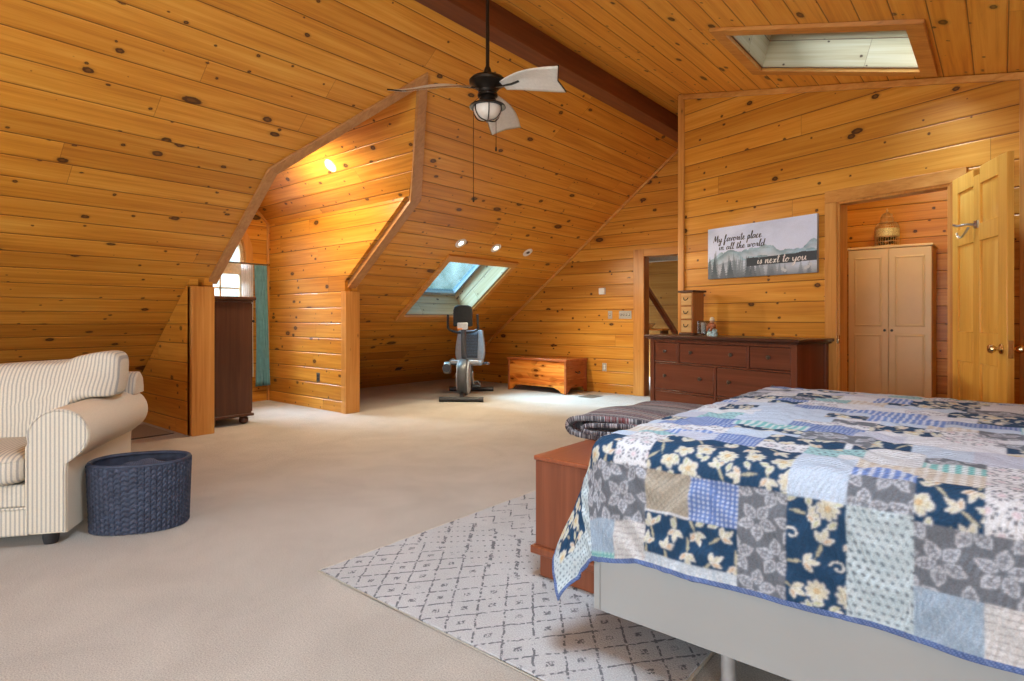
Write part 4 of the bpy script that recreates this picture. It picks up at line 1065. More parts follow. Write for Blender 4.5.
# ------------------------------------------------------------------ woven basket
def sofal(x, y): 
    return Vector((-3.643, .842, 0)) + Vector((.575, .818, 0)) * x + Vector((-.818, .575, 0)) * y
BS = thing('woven_basket', sofal(.262, .235), SA, 'oval navy woven basket standing against the side of the sofa', 'basket')
M_navyb, t, b = new_mat('navy_braid')
co = t.n('ShaderNodeTexCoord').outputs['Object']
t.put(b.inputs['Base Color'], t.ramp(t.noise(co, 26, 3), [(.3, (.017, .022, .042)), (.7, (.039, .049, .083))])); b.inputs['Roughness'].default_value = .7
t.put(b.inputs['Normal'], t.bump(t.noise(co, 420, 2), .3, .002))
ncol, nrow, NU, NVv = 52, 13, 52 * 8, 13 * 9
def bring(v, off):
    a_, b__ = .232 + .012 * v, .165 + .012 * v
    row = []
    for i in range(NU):
        th = 2 * PI * i / NU
        # even columns along the ellipse
        fc = (i / NU * ncol) % 1; ci = int(i / NU * ncol)
        h = v * nrow + .55 * abs(2 * fc - 1) + (.0 if ci % 2 else .5)
        d = .0085 * (abs(math.sin(PI * h)) ** .6) * (1 - (2 * fc - 1) ** 6 * .8) if off else 0
        ex, ey = math.copysign(abs(math.cos(th)) ** .85, math.cos(th)), math.copysign(abs(math.sin(th)) ** .85, math.sin(th))
        row.append(((a_ + d * off - (.008 if not off else 0)) * ex, (b__ + d * off - (.008 if not off else 0)) * ey, .004 + v * .355))
    return row
mb = MB(); mb.grid([bring(j / NVv, 1) for j in range(NVv + 1)], True)
mb.build('woven_wall', M_navyb, BS, recalc=False, smooth=60)
mb = MB(); mb.grid([bring(j / 12, 0) for j in range(13)], True)
mb.add(bring(0, 0), [tuple(range(NU))]); mb.build('lining', M_navyb, BS, recalc=False)
rim = [Vector(p) for p in bring(1, 0)][::4]
MB().tube([(p.x * 1.01, p.y * 1.01, .362) for p in rim], .011, 8, True).build('rim', M_navyb, BS)
M_knitn, t, b = new_mat('navy_knit')
co = t.n('ShaderNodeTexCoord').outputs['Object']
wv = t.n('ShaderNodeTexWave'); wv.inputs['Scale'].default_value = 34; wv.inputs['Distortion'].default_value = 1.2; t.put(wv.inputs['Vector'], co)
t.put(b.inputs['Base Color'], t.mix(wv.outputs['Fac'], (.03, .038, .07), (.085, .10, .16))); b.inputs['Roughness'].default_value = .9
t.put(b.inputs['Normal'], t.bump(wv.outputs['Fac'], .6, .006))
G_ = []
for j in range(15):
    v = j / 14; row = []
    for i in range(48):
        th = 2 * PI * i / 48; r = 1 - v
        row.append(((.205 * r ** .8) * math.cos(th) + .03 * v, .135 * r ** .8 * math.sin(th) + .01 * v, .22 + .125 * math.sin(min(1, v * 1.35) * PI / 2) + .018 * math.sin(3 * th + 5 * v) * r * v * 3))
    G_.append(row)
bl = MB().grid(G_, True).box(-.14, .14, -.08, .08, .02, .22).build('knit_throw', M_knitn, None, smooth=80, loc=BS.location); bl.rotation_euler = (0, 0, SA)
tag(bl, 'dark navy knitted throw bundled inside the oval basket', 'throw')

# ------------------------------------------------------------------ bench, blanket
BN = thing('bench', (-1.408, 2.055, 0), 0, 'red-brown wooden bench chest at the foot of the bed', 'bench')
bh = .18; bl_ = 1.62
MB().box(-bh + .006, bh - .006, .006, bl_ - .006, .15, .525).build('body', M_bench, BN, bevel=.003)
MB().box(-bh, bh, 0, bl_, .525, .545).build('lid', wood('bench_top', 'y', (.19, .05, .02), (.25, .068, .027), (.30, .09, .038), knots=0, rough=.3, fine=40), BN, bevel=.004)
MB().box(-bh - .012, bh + .006, -.012, bl_ + .012, .115, .15).build('base_moulding', M_bench, BN, bevel=.006)
MB().box(-bh + .02, bh - .01, .02, bl_ - .02, .013, .115).build('plinth', M_bench, BN, bevel=.003)

# folded knitted blanket : a strip folded in section, carried along the bench
cross = [(.21, .018), (.1, .016), (-.10, .018), (-.21, .022), (-.265, .05), (-.275, .085), (-.25, .12), (-.19, .142), (-.08, .150), (.1, .140), (.21, .13)]
inner = [(.19, .105), (.05, .112), (-.12, .108), (-.185, .092), (-.19, .07), (-.14, .055), (0, .055), (.19, .058)]
M_knit, t, b = new_mat('striped_knit')
uvn = t.n('ShaderNodeUVMap').outputs[0]; o_ = t.sep(uvn)
nz_ = t.noise(uvn, 14, 2)
q_ = t.m('ADD', t.m('MULTIPLY', o_[1], 62.0), t.m('MULTIPLY', nz_, .9))
row_ = t.m('FLOOR', q_)
wn = t.n('ShaderNodeTexWhiteNoise', noise_dimensions='1D'); t.put(wn.inputs['W'], row_)
col = t.ramp(wn.outputs['Value'], [(0, (.09, .085, .10)), (.22, (.26, .25, .27)), (.42, (.22, .075, .085)), (.6, (.46, .42, .39)), (.8, (.16, .15, .19)), (1, (.34, .24, .27))])
col.node.color_ramp.interpolation = 'CONSTANT'
st_ = t.m('FRACT', t.m('ADD', t.m('MULTIPLY', o_[0], 90.0), t.m('MULTIPLY', row_, .5)))
hh = t.m('MULTIPLY', t.m('SINE', t.m('MULTIPLY', st_, PI)), t.m('SINE', t.m('MULTIPLY', t.m('FRACT', q_), PI)))
t.put(b.inputs['Base Color'], t.mix(t.ss(t.noise(uvn, 160, 1), .45, .62), col, (.42, .40, .41)))
b.inputs['Roughness'].default_value = .95; b.inputs['Specular IOR Level'].default_value = .1
t.put(b.inputs['Normal'], t.bump(hh, .9, .012))
def strip(path, y0, y1, n, seed, thick, name, parent=None):
    P = smooth_path([(p[0], p[1], 0) for p in path], 7); V = []; F = []; UV = []
    L = [0]
    for i in range(1, len(P)): L.append(L[-1] + (P[i] - P[i - 1]).length)
    for j in range(n + 1):
        v = j / n; y = y0 + (y1 - y0) * v
        for i, p in enumerate(P):
            lift = 1 + .10 * math.sin(3.4 * v + seed) * v - .28 * max(0, v - .55) + .05 * math.sin(11 * v + p.x * 9)
            x = p.x * (1 - .18 * v) + .05 * math.sin(2.2 * v + seed) + .012 * math.sin(13 * v + 8 * p.y)
            V.append((x, y + .02 * math.sin(p.x * 12 + seed), p.y * lift * .76 if p.y > .03 else p.y)); UV.append((L[i], y + .25 * p.x * .5))
    m_ = len(P)
    for j in range(n):
        for i in range(m_ - 1): F.append((j * m_ + i, j * m_ + i + 1, (j + 1) * m_ + i + 1, (j + 1) * m_ + i))
    me = bpy.data.meshes.new(name); me.from_pydata(V, [], F)
    ul = me.uv_layers.new(name='UVMap')
    for l in me.loops: ul.data[l.index].uv = UV[l.vertex_index]
    for p in me.polygons: p.use_smooth = True
    me.materials.append(M_knit); o_ = bpy.data.objects.new(name, me); COL.objects.link(o_)
    md = o_.modifiers.new('s', 'SOLIDIFY'); md.thickness = thick; md.offset = 0
    if parent: o_.parent = parent
    return o_
bk = strip(cross, 0, .84, 40, .3, .026, 'knitted_blanket'); bk.location = (-1.462, 2.50, .545)
tag(bk, 'folded multicoloured knitted blanket lying on the bench at the bed foot', 'blanket')
strip(inner, -.02, .74, 36, 1.2, .022, 'inner_fold', bk)

# ------------------------------------------------------------------ bed
BD = thing('bed', (-1.065, 1.712, 0), 0, 'low bed frame of plain pale grey panels under the quilt', 'bed')
BL_, BW_ = 2.10, 1.93
MB().box(.025, BL_, 0, .03, .165, .50).build('side_panel', M_bedframe, BD, bevel=.002)
MB().box(.025, BL_, BW_ - .03, BW_, .165, .50).build('side_panel', M_bedframe, BD, bevel=.002)
MB().box(0, .0235, 0, BW_, .165, .50).build('foot_panel', M_bedframe, BD, bevel=.002)
MB().box(.03, BL_ - .02, .035, BW_ - .035, .30, .33).build('slat_deck', M_bedframe, BD)
for x in (.42, 1.95):
    for y in (.10, BW_ - .10):
        MB().lathe([(.028, .013), (.028, .03), (.022, .034), (.022, .31)], (x, y, 0), 18).build('leg', plain('painted_steel_leg', (.42, .41, .40), .35, .5), BD)
mt = MB().box(-.98, 1.03, 1.755, 3.60, .335, .715).build('mattress', M_mattress, bevel=.05, seg=4); tag(mt, 'thick mattress lying in the pale bed frame beneath the quilt', 'mattress')

# quilt
QX, QY0, QY1, QT, QR = -1.02, 1.765, 3.59, .752, .075
OVF, OVN = .45, .415
sv = np.concatenate([np.arange(QX - OVF, .27, .0033), np.arange(.28, 1.05, .05)])
tv = np.concatenate([np.arange(QY0 - OVN, QY1, .0033), np.arange(QY1, QY1 + .40, .02)])
ns, nt_ = len(sv), len(tv)
Sg, Tg = np.meshgrid(sv, tv)
dx = np.maximum(0, QX - Sg); dyn = np.maximum(0, QY0 - Tg); dyf = np.maximum(0, Tg - QY1); dy = dyn + dyf
d = np.hypot(dx, dy); ux = np.where(d > 0, dx / np.maximum(d, 1e-9), 0); uy = np.where(d > 0, dy / np.maximum(d, 1e-9), 0)
arc = QR * PI / 2
out = np.where(d < arc, QR * np.sin(np.minimum(d, arc) / QR), QR); dn_ = np.where(d < arc, QR * (1 - np.cos(np.minimum(d, arc) / QR)), QR + (d - arc) * .985)
ex = np.maximum(0, d - arc)
fl = .34 * ux ** 2 + .05 * uy ** 2
wav = .5 + .5 * np.sin(Sg * 9.0 + 1.3)
out = out + fl * ex + ex * uy * (.05 * np.sin(Sg * 7.5 + .6) + .03 * np.sin(Sg * 17 + 2)) + ex * ux * .05 * np.sin(Tg * 9)
lim = (Tg > 1.98) & (ux > .5); out = np.where(lim, np.minimum(out, .205), out)
Xq = Sg - np.where(dx > 0, -dx, 0) * 0
Xq = np.where(dx > 0, QX - out * ux, Sg); Yq = np.where(dyn > 0, QY0 - out * uy, np.where(dyf > 0, QY1 + out * uy, Tg))
crown = .018 * np.clip((Sg - QX) / .25, 0, 1) * np.clip((Tg - QY0) / .3, 0, 1) * np.clip((QY1 - Tg) / .3, 0, 1)
wr = .0035 * np.sin(Sg * 23 + 3 * np.sin(Tg * 9)) * np.sin(Tg * 31 + 2 * np.sin(Sg * 13)) + .003 * np.sin(Tg * 70 + 4 * np.sin(Sg * 21)) * np.sin(Sg * 6)
hem = ex * ((.035 * np.sin(Sg * 5.2 + .4) + .02 * np.sin(Sg * 12)) * uy) * .5
Zq = QT - dn_ + crown + wr + hem
side = (ex > 0)
Yq = Yq - np.where(side, wr * uy * 1.6, 0)
Zq = np.maximum(Zq - .055 * np.exp(-((Sg + 1.03) / .14) ** 2) * uy * ex / .33, .09)
# ---- patchwork colours
C = np.zeros((nt_, ns, 3)); C[:] = (.60, .62, .66)
Vg = Tg - QY0
rng = np.random.default_rng(12)
patches = []
XB = [-1.125, -.976, -.858, -.717, -.575, -.445, -.302, -.162, -.028, .106, .27, .45, .7, 1.1]
def top_rows():
    v = .07; rowi = 0
    kinds = ['navy', 'leafgrey', 'gingham', 'white', 'sky', 'gingham', 'navy', 'leafgrey', 'rings', 'tealstripe', 'beigestripe', 'navy', 'lilac', 'bluestripe', 'lines2', 'tealdots', 'rings', 'sky', 'white', 'sky', 'white']
    while v < 2.3:
        h = (.13, .17, .11, .15)[rowi % 4]; x = QX - OVF - .05 * (rowi % 3); last = None
        while x < 1.1:
            w_ = (.14, .28, .2, .14, .24)[int(rng.integers(5))]
            k = kinds[int(rng.integers(len(kinds)))]
            if k == last: k = 'white' if k != 'white' else 'navy'
            if rng.random() < .35 and h > .12:
                patches.append((x, x + w_, v, v + h * .5, k)); k2 = kinds[int(rng.integers(len(kinds)))]; patches.append((x, x + w_, v + h * .5, v + h, k2 if k2 != k else 'sky'))
            else: patches.append((x, x + w_, v, v + h, k))
            last = k; x += w_
        v += h; rowi += 1
top_rows()
patches += [
 (-1.6, -1.15, -.6, .10, 'dots'), (-1.42, -1.22, -.30, -.02, 'navy'), (-1.6, -1.2, .10, .5, 'navy'),
 (-1.15, -.858, -.285, -.115, 'leafgrey'), (-1.15, -.976, -.385, -.285, 'chambray'), (-1.15, -.976, -.45, -.385, 'tealcheck'), (-.976, -.858, -.45, -.285, 'lines'),
 (-1.15, -.976, -.115, .03, 'navy'), (-.976, -.858, -.115, .09, 'rings'), (-1.15, -.976, .03, .09, 'sky'),
 (-.858, -.445, -.115, .09, 'navy'), (-.858, -.717, -.24, -.115, 'crosshatch'), (-.717, -.575, -.25, -.115, 'gingham'),
 (-.858, -.575, -.385, -.245, 'navy'), (-.858, -.575, -.45, -.372, 'pale'), (-.575, -.445, -.45, -.115, 'leafgrey'),
 (-.445, -.302, -.45, -.12, 'navy'), (-.445, -.302, -.12, .09, 'sky'), (-.302, -.162, -.45, -.12, 'dots'), (-.302, -.162, -.12, -.03, 'leafgrey'), (-.302, -.162, -.03, .04, 'bluestripe'),
 (-.162, -.028, -.13, .0, 'navy'), (-.162, .27, -.28, -.13, 'leafgrey'), (-.162, -.028, -.45, -.28, 'chambray'), (-.028, .45, -.45, -.28, 'lines'), (-.028, .45, -.13, .06, 'rings'),
 (-.302, -.028, .04, .10, 'beigestripe'), (-.162, -.028, .0, .04, 'beigestripe'),
 (-.72, -.58, .09, .20, 'gingham'), (-.58, -.445, .09, .17, 'rings'), (-.858, -.72, .09, .17, 'lilac'), (-.445, -.36, .09, .15, 'tealdots'), (-.976, -.858, .09, .15, 'tealdots'),
 (-.30, -.16, .10, .24, 'lines2'), (-.16, -.03, .10, .16, 'tealstripe'), (-.16, -.03, .16, .22, 'leafgrey'), (-.72, -.50, .20, .30, 'sky'), (-.58, -.36, .17, .26, 'navy'), (-.50, -.30, .26, .40, 'leafgrey'), (-.03, .25, .06, .2, 'rings'),
]
base = dict(white=(.66, .67, .69), sky=(.50, .58, .68), gingham=(.13, .205, .43), navy=(.018, .056, .115), leafgrey=(.155, .165, .185), rings=(.68, .68, .69), tealstripe=(.20, .47, .46), beigestripe=(.58, .51, .42), lilac=(.50, .52, .60), bluestripe=(.17, .26, .54), dots=(.52, .60, .62), tealdots=(.32, .53, .54), chambray=(.31, .39, .47), tealcheck=(.16, .38, .36), lines=(.60, .58, .56), lines2=(.66, .67, .68), crosshatch=(.42, .37, .29), pale=(.52, .58, .63))
kinds_l = list(base); KI = np.zeros((nt_, ns), dtype=int)
seam = np.zeros((nt_, ns), bool)
for (x0, x1, v0, v1, k) in patches:
    i0, i1 = np.searchsorted(sv, [x0, x1]); j0, j1 = np.searchsorted(tv - QY0, [v0, v1])
    if i1 <= i0 or j1 <= j0: continue
    KI[j0:j1, i0:i1] = kinds_l.index(k)
for k, c_ in base.items(): C[KI == kinds_l.index(k)] = c_
def K_(k): return KI == kinds_l.index(k)
def paint(mask, col, a=1.0):
    C[mask] = C[mask] * (1 - a) + np.array(col) * a
fr_ = lambda a: a - np.floor(a)
m_ = K_('gingham'); paint(m_ & (fr_(Sg / .0135) < .45) & (fr_(Vg / .0135) < .5), (.55, .6, .72)); paint(m_ & (fr_(Sg / .0135) > .8), (.09, .15, .36))
m_ = K_('tealcheck'); paint(m_ & (fr_(Sg / .013) < .5) & (fr_(Vg / .013) < .5), (.45, .62, .58))
m_ = K_('tealstripe'); paint(m_ & (fr_(Sg / .026) < .42), (.60, .66, .66))
m_ = K_('bluestripe'); paint(m_ & (fr_(Sg / .022) < .4), (.56, .61, .72))
m_ = K_('beigestripe'); paint(m_ & (fr_(Sg / .026) < .45), (.68, .65, .60))
m_ = K_('lines') | K_('lines2'); paint(m_ & (fr_(Vg / .017 + .12 * np.sin(Sg * 60)) < .16), (.30, .28, .28), .8)
m_ = K_('crosshatch'); paint(m_ & ((fr_((Sg + Vg) / .019) < .2) | (fr_((Sg - Vg) / .019) < .2)), (.28, .24, .19), .8)
m_ = K_('dots') | K_('tealdots'); a_, b_ = fr_((Sg + Vg * .5) / .02) - .5, fr_(Vg / .02) - .5; paint(m_ & (np.hypot(a_, b_) < .21), (.12, .15, .18))
m_ = K_('chambray'); paint(m_ & (fr_((Sg - .6 * Vg) / .03) < .12), (.40, .48, .56), .8); paint(m_ & (fr_((Sg + .6 * Vg) / .03) < .12), (.40, .48, .56), .8)
m_ = K_('pale'); paint(m_ & (np.sin(Sg * 190 + 3 * np.sin(Vg * 140)) * np.sin(Vg * 210) > .35), (.66, .70, .72))
# rings of short dashes
cell = .052; cx_, cy_ = np.floor(Sg / cell + .5 * (np.floor(Vg / cell) % 2)), np.floor(Vg / cell)
a_, b_ = fr_(Sg / cell + .5 * (np.floor(Vg / cell) % 2)) - .5, fr_(Vg / cell) - .5; r_ = np.hypot(a_, b_); th = np.arctan2(b_, a_)
m_ = K_('rings'); paint(m_ & (r_ > .23) & (r_ < .40) & (np.abs(fr_(th / (2 * PI) * 9) - .5) < .26), (.10, .11, .14)); paint(m_ & (r_ < .16), (.60, .42, .46), .6)
# drawn motifs
def local(cx, cy, R):
    i0, i1 = np.searchsorted(sv, [cx - R, cx + R]); j0, j1 = np.searchsorted(tv, [cy - R, cy + R])
    return slice(j0, j1), slice(i0, i1)
def leaf(sl_, cx, cy, ang, L, Wd, mask, fill, edge=None, stipple=False):
    x_ = Sg[sl_] - cx; y_ = Tg[sl_] - cy; u = (x_ * math.cos(ang) + y_ * math.sin(ang)) / L; w_ = (-x_ * math.sin(ang) + y_ * math.cos(ang)) / Wd
    wd = np.sin(np.clip(u, 0, 1) ** .85 * PI); inn = (u > 0) & (u < 1) & (np.abs(w_) < wd)
    core = (u > .06) & (u < .94) & (np.abs(w_) < wd - .30)
    sub = C[sl_]; mk = mask[sl_]
    if stipple:
        px = (fr_(u * L / .0105) < .58) & (fr_(w_ * Wd / .0105) < .58)
        sub[inn & mk & (~core | px)] = fill
        sub[inn & mk & core & ~px] = edge
    else:
        if edge is not None: sub[inn & mk] = edge
        sub[inn & (np.abs(w_) < wd - .38) & mk] = fill
def bloom(sl_, cx, cy, R, n, ph, mask, fill, edge, heart):
    x_ = Sg[sl_] - cx; y_ = Tg[sl_] - cy; r = np.hypot(x_, y_) / R; t_ = np.arctan2(y_, x_) + ph
    lim_ = .66 + .34 * np.abs(np.cos(n * t_ / 2)) ** .7; sub = C[sl_]; mk = mask[sl_]
    sub[(r < lim_ + .10) & mk] = (.10, .13, .20); sub[(r < lim_) & mk] = edge
    sub[(r < lim_ - .13) & mk & (np.abs(np.cos(n * t_ / 2)) > .22)] = fill; sub[(r < .30) & mk] = heart
mN = K_('navy'); mL = K_('leafgrey')
CRM, CED, HRT = (.60, .56, .42), (.66, .65, .60), (.60, .44, .25)
gx = np.arange(QX - OVF, .5, .071); gy = np.arange(QY0 - OVN, QY1 + .2, .066)
for jy, y_ in enumerate(gy):
    for x_ in gx:
        cx = x_ + (.042 if jy % 2 else 0) + rng.uniform(-.012, .012); cy = y_ + rng.uniform(-.012, .012); kind = rng.random(); sl_ = local(cx, cy, .075)
        if C[sl_].size == 0 or not mN[sl_].any(): rng.random(4); continue
        if kind < .40:
            bloom(sl_, cx, cy, .026 + .005 * rng.random(), 9 if rng.random() < .5 else 5, rng.random() * 6, mN, CRM, CED, HRT)
            for k in range(2): leaf(sl_, cx + .02 * (2 * k - 1), cy - .028, rng.uniform(3.4, 6), .034, .008, mN, (.50, .50, .33), CED)
        elif kind < .90:
            a0 = rng.random() * 6.28
            for k in range(3): leaf(sl_, cx, cy, a0 + (k - 1) * .9, .032 + .010 * (k == 1), .0085, mN, CRM if k else (.60, .44, .30), CED)
            leaf(sl_, cx, cy, a0 + PI, .05, .004, mN, (.45, .42, .3), (.45, .42, .3))
        else:
            xx_, yy_ = Sg[sl_] - cx, Tg[sl_] - cy; r = np.hypot(xx_, yy_); t_ = np.arctan2(yy_, xx_)
            sp = (np.abs(r - (.004 + .0025 * ((t_ + PI) % (2 * PI)))) < .0024) & (r < .02); C[sl_][sp & mN[sl_]] = CED
for jy, y_ in enumerate(np.arange(QY0 - OVN + .02, QY1 + .2, .092)):
    for x_ in np.arange(QX - OVF, .5, .105):
        cx = x_ + (.05 if jy % 2 else 0) + rng.uniform(-.006, .006); cy = y_ + rng.uniform(-.006, .006); a0 = rng.random() * 6.28; sl_ = local(cx, cy, .066)
        if C[sl_].size == 0 or not mL[sl_].any(): continue
        for k in range(5): leaf(sl_, cx + .008 * math.cos(a0 + k * 1.2566), cy + .008 * math.sin(a0 + k * 1.2566), a0 + k * 1.2566, .047, .0155, mL, (.50, .51, .54), (.20, .21, .235), True)
Cp = np.pad(C, ((1, 1), (1, 1), (0, 0)), mode='edge')
C = .40 * C + .11 * (Cp[:-2, 1:-1] + Cp[2:, 1:-1] + Cp[1:-1, :-2] + Cp[1:-1, 2:]) + .04 * (Cp[:-2, :-2] + Cp[2:, 2:] + Cp[:-2, 2:] + Cp[2:, :-2])
# cloth noise, binding
C *= (1 + .05 * rng.standard_normal((nt_, ns)))[..., None]
bind = (Sg < QX - OVF + .014) | (Tg < QY0 - OVN + .014) | (Tg > tv[-1] - .014)
paint(bind, (.09, .14, .31)); paint(bind & (fr_((Sg + Tg) / .012) < .3), (.19, .25, .43))
C = np.clip(C * np.array([.80, .82, .86]), 0, 1)
V = np.stack([Xq, Yq, Zq], -1).reshape(-1, 3)
jj, ii = np.meshgrid(np.arange(nt_ - 1), np.arange(ns - 1), indexing='ij'); a = (jj * ns + ii).ravel()
F = np.stack([a, a + 1, a + ns + 1, a + ns], -1)
me = bpy.data.meshes.new('quilt'); me.vertices.add(len(V)); me.vertices.foreach_set('co', V.astype(np.float32).ravel())
me.loops.add(F.size); me.polygons.add(len(F)); me.loops.foreach_set('vertex_index', F.astype(np.int32).ravel())
me.polygons.foreach_set('loop_start', np.arange(0, F.size, 4, dtype=np.int32)); me.update(calc_edges=True)
me.polygons.foreach_set('use_smooth', np.ones(len(F), bool))
ca = me.color_attributes.new('Col', 'FLOAT_COLOR', 'POINT')
c4 = np.ones((len(V), 4), np.float32); c4[:, :3] = C.reshape(-1, 3); ca.data.foreach_set('color', c4.ravel())
ql = bpy.data.objects.new('quilt', me); COL.objects.link(ql)
me.materials.append(attr_mat('patchwork_cotton', .9, 90, .5, .006, weave=30))
M_backing, t, b = new_mat('quilt_backing')
co = t.n('ShaderNodeTexCoord').outputs['Object']
vo = t.n('ShaderNodeTexVoronoi'); vo.inputs['Scale'].default_value = 42; t.put(vo.inputs['Vector'], co)
t.put(b.inputs['Base Color'], t.mix(t.ss(t.m('ABSOLUTE', t.m('SUBTRACT', vo.outputs['Distance'], .33)), .04, .12), (.20, .21, .26), (.66, .67, .70))); b.inputs['Roughness'].default_value = .9
me.materials.append(M_backing)
md = ql.modifiers.new('s', 'SOLIDIFY'); md.thickness = .009; md.offset = -1; md.material_offset = 1; md.material_offset_rim = 0
tag(ql, 'blue and white floral patchwork quilt spread over the bed', 'quilt')

# ------------------------------------------------------------------ rug
M_rug, t, b = new_mat('trellis_rug')
co = t.n('ShaderNodeTexCoord').outputs['Object']; o_ = t.sep(co)
wx = t.m('ADD', o_[0], t.m('MULTIPLY', t.m('SUBTRACT', t.noise(co, 30, 2), .5), .016)); wy = t.m('ADD', o_[1], t.m('MULTIPLY', t.m('SUBTRACT', t.noise(t.map(co, loc=(5, 3, 0)), 30, 2), .5), .016))
xa = t.m('DIVIDE', wx, .137); ya = t.m('DIVIDE', wy, .175)
A_ = t.m('ADD', xa, ya); B_ = t.m('SUBTRACT', xa, ya)
def ln(v, w_): return t.ss(t.m('ABSOLUTE', t.m('SUBTRACT', t.m('FRACT', v), .5)), .5 - w_, .5 - w_ * .6)
brk = t.ss(t.noise(co, 55, 2), .40, .50)
brk2 = t.ss(t.noise(co, 7, 2), .30, .42)
lat = t.m('MULTIPLY', t.m('MAXIMUM', ln(A_, .05), ln(B_, .05)), brk)
fa = t.m('ABSOLUTE', t.m('SUBTRACT', t.m('FRACT', A_), .5)); fb = t.m('ABSOLUTE', t.m('SUBTRACT', t.m('FRACT', B_), .5))
wn = t.n('ShaderNodeTexWhiteNoise', noise_dimensions='2D'); t.put(wn.inputs['Vector'], t.comb(t.m('FLOOR', A_), t.m('FLOOR', B_)))
mot = t.m('MULTIPLY', t.m('MULTIPLY', t.ss(t.m('MAXIMUM', fa, fb), .10, .15, 1, 0), t.ss(t.noise(co, 130, 1), .42, .52)), t.ss(wn.outputs['Value'], .3, .5))
yy_ = o_[1]
band = t.m('MULTIPLY', t.ss(yy_, .50, .53), t.ss(yy_, .86, .89, 1, 0))
dash = t.m('MULTIPLY', t.m('MULTIPLY', ln(t.m('DIVIDE', t.m('ADD', wx, t.m('MULTIPLY', wy, .75)), .16), .09), t.ss(t.m('FRACT', t.m('DIVIDE', wy, .11)), .2, .3)), brk)
dots_ = t.m('MULTIPLY', ln(t.m('DIVIDE', t.m('SUBTRACT', wx, wy), .10), .1), ln(t.m('DIVIDE', t.m('ADD', wx, wy), .047), .22))
bpat = t.m('MAXIMUM', dash, t.m('MULTIPLY', dots_, brk))
far = t.ss(yy_, .86, .89)
hexp = t.m('MULTIPLY', t.m('MAXIMUM', ln(t.m('ADD', t.m('DIVIDE', wy, .15), t.m('MULTIPLY', t.m('PINGPONG', t.m('DIVIDE', wx, .137), .5), 1.2)), .06), t.m('MULTIPLY', mot, .6)), brk)
pat = t.m('ADD', t.m('MULTIPLY', t.m('MAXIMUM', lat, mot), t.m('SUBTRACT', 1.0, t.m('MAXIMUM', band, far))), t.m('ADD', t.m('MULTIPLY', bpat, band), t.m('MULTIPLY', hexp, far)), clamp=True)
f2 = t.noise(co, 170, 3)
cc = t.mix(t.m('MULTIPLY', pat, .86), t.ramp(t.noise(co, 3, 3), [(.3, (.41, .41, .415)), (.7, (.48, .48, .49))]), (.105, .105, .12))
cc = t.mix(1, cc, t.ramp(f2, [(.3, (.80, .80, .80)), (.7, (1.1, 1.1, 1.1))]), 'MULTIPLY')
t.put(b.inputs['Base Color'], cc); b.inputs['Roughness'].default_value = .95; b.inputs['Specular IOR Level'].default_value = .1
t.put(b.inputs['Normal'], t.bump(f2, .6, .008))
rg = thing('area_rug', (-2.375, 1.478, 0), 0, 'pale grey rug with dark broken trellis lines partly under the bed', 'rug')
MB().box(0.008, 1.612, 0.008, 2.40, 0, .012).build('pile', M_rug, rg, bevel=.004)
eb = MB(); eb.tube([(.004, .004, .006), (1.616, .004, .006), (1.616, 2.404, .006), (.004, 2.404, .006)], .006, 8, True)
eb.build('bound_edge', plain('rug_binding', (.50, .45, .37), .9, var=.05, scale=120), rg)

mt2 = thing('floor_mat', (-6.31, 1.30, 0), 0, 'flat brown mat on the carpet behind the sofa, against the dormer cheek', 'mat')
MB().box(-.78, -.012, .012, 1.03, 0, .008).build('mat_field', plain('brown_mat', (.33, .27, .21), .95, var=.08, scale=120, bump=.3), mt2, bevel=.002)
MB().box(-.012, 0, 0, 1.04, 0, .010).build('dark_border', plain('mat_border', (.07, .05, .04), .9), mt2, bevel=.002)
# ------------------------------------------------------------------ ceiling fan
FX, FY, FZ = -2.80, 3.09, 2.78
FN = thing('ceiling_fan', (FX, FY, FZ), 0, 'bronze ceiling fan with three canvas blades and a glass bowl light', 'ceiling fan')
ct = srz(FX) - FZ
MB().tube([(0, 0, .10), (0, 0, ct - .05)], .0135, 12).build('downrod', M_bronze, FN)
MB().lathe([(.02, ct - .14), (.06, ct - .10), (.075, ct - .04), (.078, ct - .018)], (0, 0, 0), 24).build('canopy', M_bronze, FN)
MB().lathe([(.016, .15), (.026, .125), (.032, .09), (.06, .078), (.115, .066), (.132, .048), (.13, .03), (.10, .012), (.085, -.002), (.07, -.02)], (0, 0, 0), 36).build('motor_housing', M_bronze, FN)
MB().lathe([(.07, -.02), (.062, -.035), (.072, -.045), (.072, -.06), (.055, -.068), (.06, -.085), (.05, -.10)], (0, 0, 0), 32).build('switch_housing', M_bronze, FN)
lk = MB().lathe([(.05, -.10), (.085, -.108), (.125, -.128), (.13, -.138), (.118, -.14), (.08, -.125)], (0, 0, 0), 36).build('light_cap', M_bronze, FN)
MB().lathe([(.098, -.138), (.10, -.155), (.094, -.18), (.078, -.205), (.052, -.222), (.0, -.228)], (0, 0, 0), 32).build('glass_bowl', M_lampglass, lk)
mb = MB()
for k in range(6):
    a = k * PI / 3 + .3; mb.tube(smooth_path([(r * math.cos(a), r * math.sin(a), z) for r, z in ((.104, -.138), (.106, -.156), (.10, -.182), (.083, -.208), (.054, -.227), (0, -.234))], 3), .004, 6)
mb.build('cage_ribs', M_bronze, lk)
yaw = math.atan2(.64, .768)
